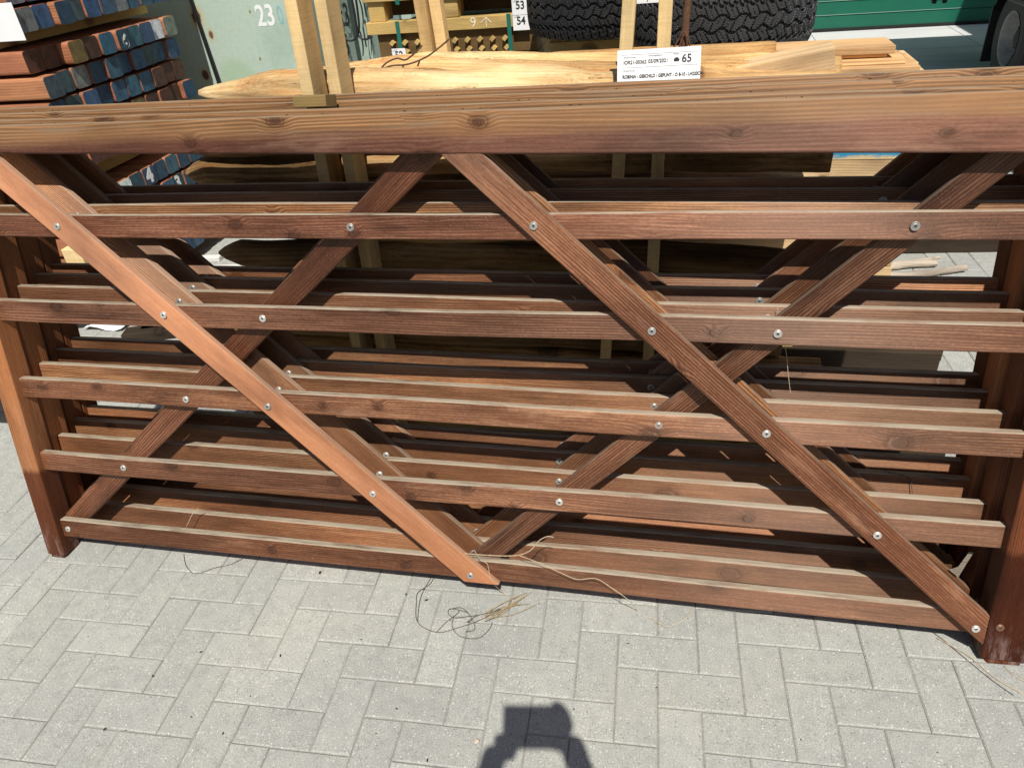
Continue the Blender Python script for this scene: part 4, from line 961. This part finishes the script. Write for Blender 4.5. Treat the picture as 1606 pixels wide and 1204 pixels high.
for k in range(30):
    px_, py_ = spots[k] if k < len(spots) else (random.uniform(60, 1560), random.uniform(930, 1195))
    if k >= len(spots) and py_ < 900 + px_ * .09: continue
    p = atz(px_, py_); s_ = random.uniform(.0013, .0034) * (1.4 if k < 3 else .75); an = random.random() * 3
    m_ = T(p.x, p.y, .002) @ Matrix.Rotation(an, 4, 'Z') @ Matrix.Diagonal((s_ * random.uniform(1, 2.4), s_, s_ * .6, 1))
    bmesh.ops.create_icosphere(b, subdivisions=1, radius=1, matrix=m_)
tag(link('ground_litter', b, 'litter'), 'scattered dark crumbs and leaf bits on the grey pavers', None, kind='stuff')
b = bmesh.new()
for k in range(70):
    gx = random.uniform(.1, 2.6); gi = random.choice([0, 1, 2]); yy_ = (0, .0925, .18)[gi] + random.uniform(.012, .058); zt = 1.351 + (0, .014, .031)[gi]
    p = GX * gx + GY * yy_ + GZ * zt; s_ = random.uniform(.0006, .0019)
    m_ = T(*p) @ Matrix.Rotation(random.random() * 3, 4, 'Z') @ Matrix.Diagonal((s_ * random.uniform(1, 5), s_, s_ * .7, 1)); bmesh.ops.create_icosphere(b, subdivisions=1, radius=1, matrix=m_)
tag(link('rail_litter', b, 'litter'), 'dark leaf bits and crumbs lying along the tops of the gate rails', None, kind='stuff')
x_, z_ = gl(461, 166, .10)
o = link('wooden_wedge', board(.088, .028, .06, .003, 2, 0), 'olive'); o.matrix_world = frame(GX * x_ + GY * .098 + GZ * 1.3655, GX, GY, GZ); tag(o, 'small olive brown wooden block lying on the gate top rails', 'block')

# ------------------------------------------------------------------ photographer with phone (in the place, seen by the shadow)
PH = empty('phone', frame(CAM - f * .006, r, -d, -f), 'large phone in a black case held up in both hands by the photographer', 'phone')
link('phone_body', bevbox(-.086, -.094, -.0, .066, .012, .010, .004), 'black_plastic', PH)
lens = bmesh.new(); lathe(lens, [(.006, .0), (.006, -.002), (.0045, -.002), (.0045, 0)], 20, 'z'); link('camera_lens', lens, 'alu', PH)
def skin_obj(name, verts, edges, rad, mat, parent, root=0, sub=2):
    me = bpy.data.meshes.new(name); me.from_pydata(verts, edges, []); o = bpy.data.objects.new(name, me); COL.objects.link(o)
    m_ = o.modifiers.new('skin', 'SKIN'); m_.use_smooth_shade = True
    for i, rr_ in enumerate(rad):
        rr_ = (rr_, rr_) if not isinstance(rr_, tuple) else rr_
        me.skin_vertices[0].data[i].radius = rr_; me.skin_vertices[0].data[i].use_root = (i == root)
    s_ = o.modifiers.new('sub', 'SUBSURF'); s_.levels = sub; s_.render_levels = sub
    bpy.context.view_layer.update(); dg = bpy.context.evaluated_depsgraph_get(); m2 = bpy.data.meshes.new_from_object(o.evaluated_get(dg))
    bpy.data.objects.remove(o); m2.materials.clear(); m2.materials.append(M[mat])
    o = bpy.data.objects.new(name, m2); COL.objects.link(o); o.parent = parent; return o
px0, py0 = 1.97, -1.83
ps = empty('person', (px0, py0, 0), 'photographer in dark jacket and jeans standing before the gates holding up a phone', 'person')
phc = CAM - ps.location
hl = phc - r * .100 + d * .085 - f * .010; hr = phc + r * .078 + d * .062 - f * .010
V = [(0, 0, .98), (0, .01, 1.12), (0, .0, 1.32), (0, 0, 1.47), (0, .02, 1.56), (0, .03, 1.66), (0, .035, 1.76),
     (-.20, 0, 1.45), tuple(Vector((-.30, .16, 1.24))), tuple(hl - r * .01 + d * .03 - f * .05), tuple(hl),
     (.20, 0, 1.45), tuple(Vector((.31, .16, 1.24))), tuple(hr + r * .01 + d * .03 - f * .05), tuple(hr),
     (-.10, 0, .90), (-.12, .02, .50), (-.13, -.02, .09), (-.14, .12, .04), (.10, 0, .90), (.12, .02, .50), (.13, -.02, .09), (.14, .12, .04)]
E_ = [(0, 1), (1, 2), (2, 3), (3, 4), (4, 5), (5, 6), (3, 7), (7, 8), (8, 9), (9, 10), (3, 11), (11, 12), (12, 13), (13, 14), (0, 15), (15, 16), (16, 17), (17, 18), (0, 19), (19, 20), (20, 21), (21, 22)]
Rd = [(.15, .11), (.145, .105), (.165, .115), (.10, .08), .056, (.078, .095), (.06, .075), .065, .044, .030, .036, .065, .044, .030, .036, .085, .060, .042, .035, .085, .060, .042, .035]
skin_obj('body', V, E_, Rd, 'cloth_dark', ps)
for s_, hc in ((-1, hl), (1, hr)):
    for k in range(4):
        base_ = hc + d * (-.012 + .016 * k) - f * .004; out = r * (-s_ * .0)
        ln = (.050, .058, .055, .044)[k]
        pts = [base_, base_ + f * .020 - r * s_ * .004, base_ + f * .024 - r * s_ * ln * .6, base_ + f * .018 - r * s_ * ln]
        skin_obj('finger', [tuple(q_) for q_ in pts], [(0, 1), (1, 2), (2, 3)], [.0095, .009, .008, .007], 'skin', ps)
    base_ = hc + d * .02 - f * .012; pts = [base_, base_ - f * .012 - r * s_ * .02, base_ - f * .010 - r * s_ * .048 - d * .01]
    skin_obj('thumb', [tuple(q_) for q_ in pts], [(0, 1), (1, 2)], [.012, .010, .008], 'skin', ps)
q_ = phc + r * .052 - f * .016
skin_obj('finger', [tuple(hr - d * .01 - f * .008), tuple(q_ + r * .020 + d * .012), tuple(q_ + r * .004 - d * .014), tuple(q_ - r * .016 - d * .016)], [(0, 1), (1, 2), (2, 3)], [.014, .013, .011, .009], 'skin', ps)
b = bmesh.new(); bmesh.ops.create_icosphere(b, subdivisions=3, radius=.1, matrix=T(0, .02, 1.74) @ Matrix.Diagonal((.85, 1.05, .85, 1))); link('hair', b, 'hair', ps, None, True)
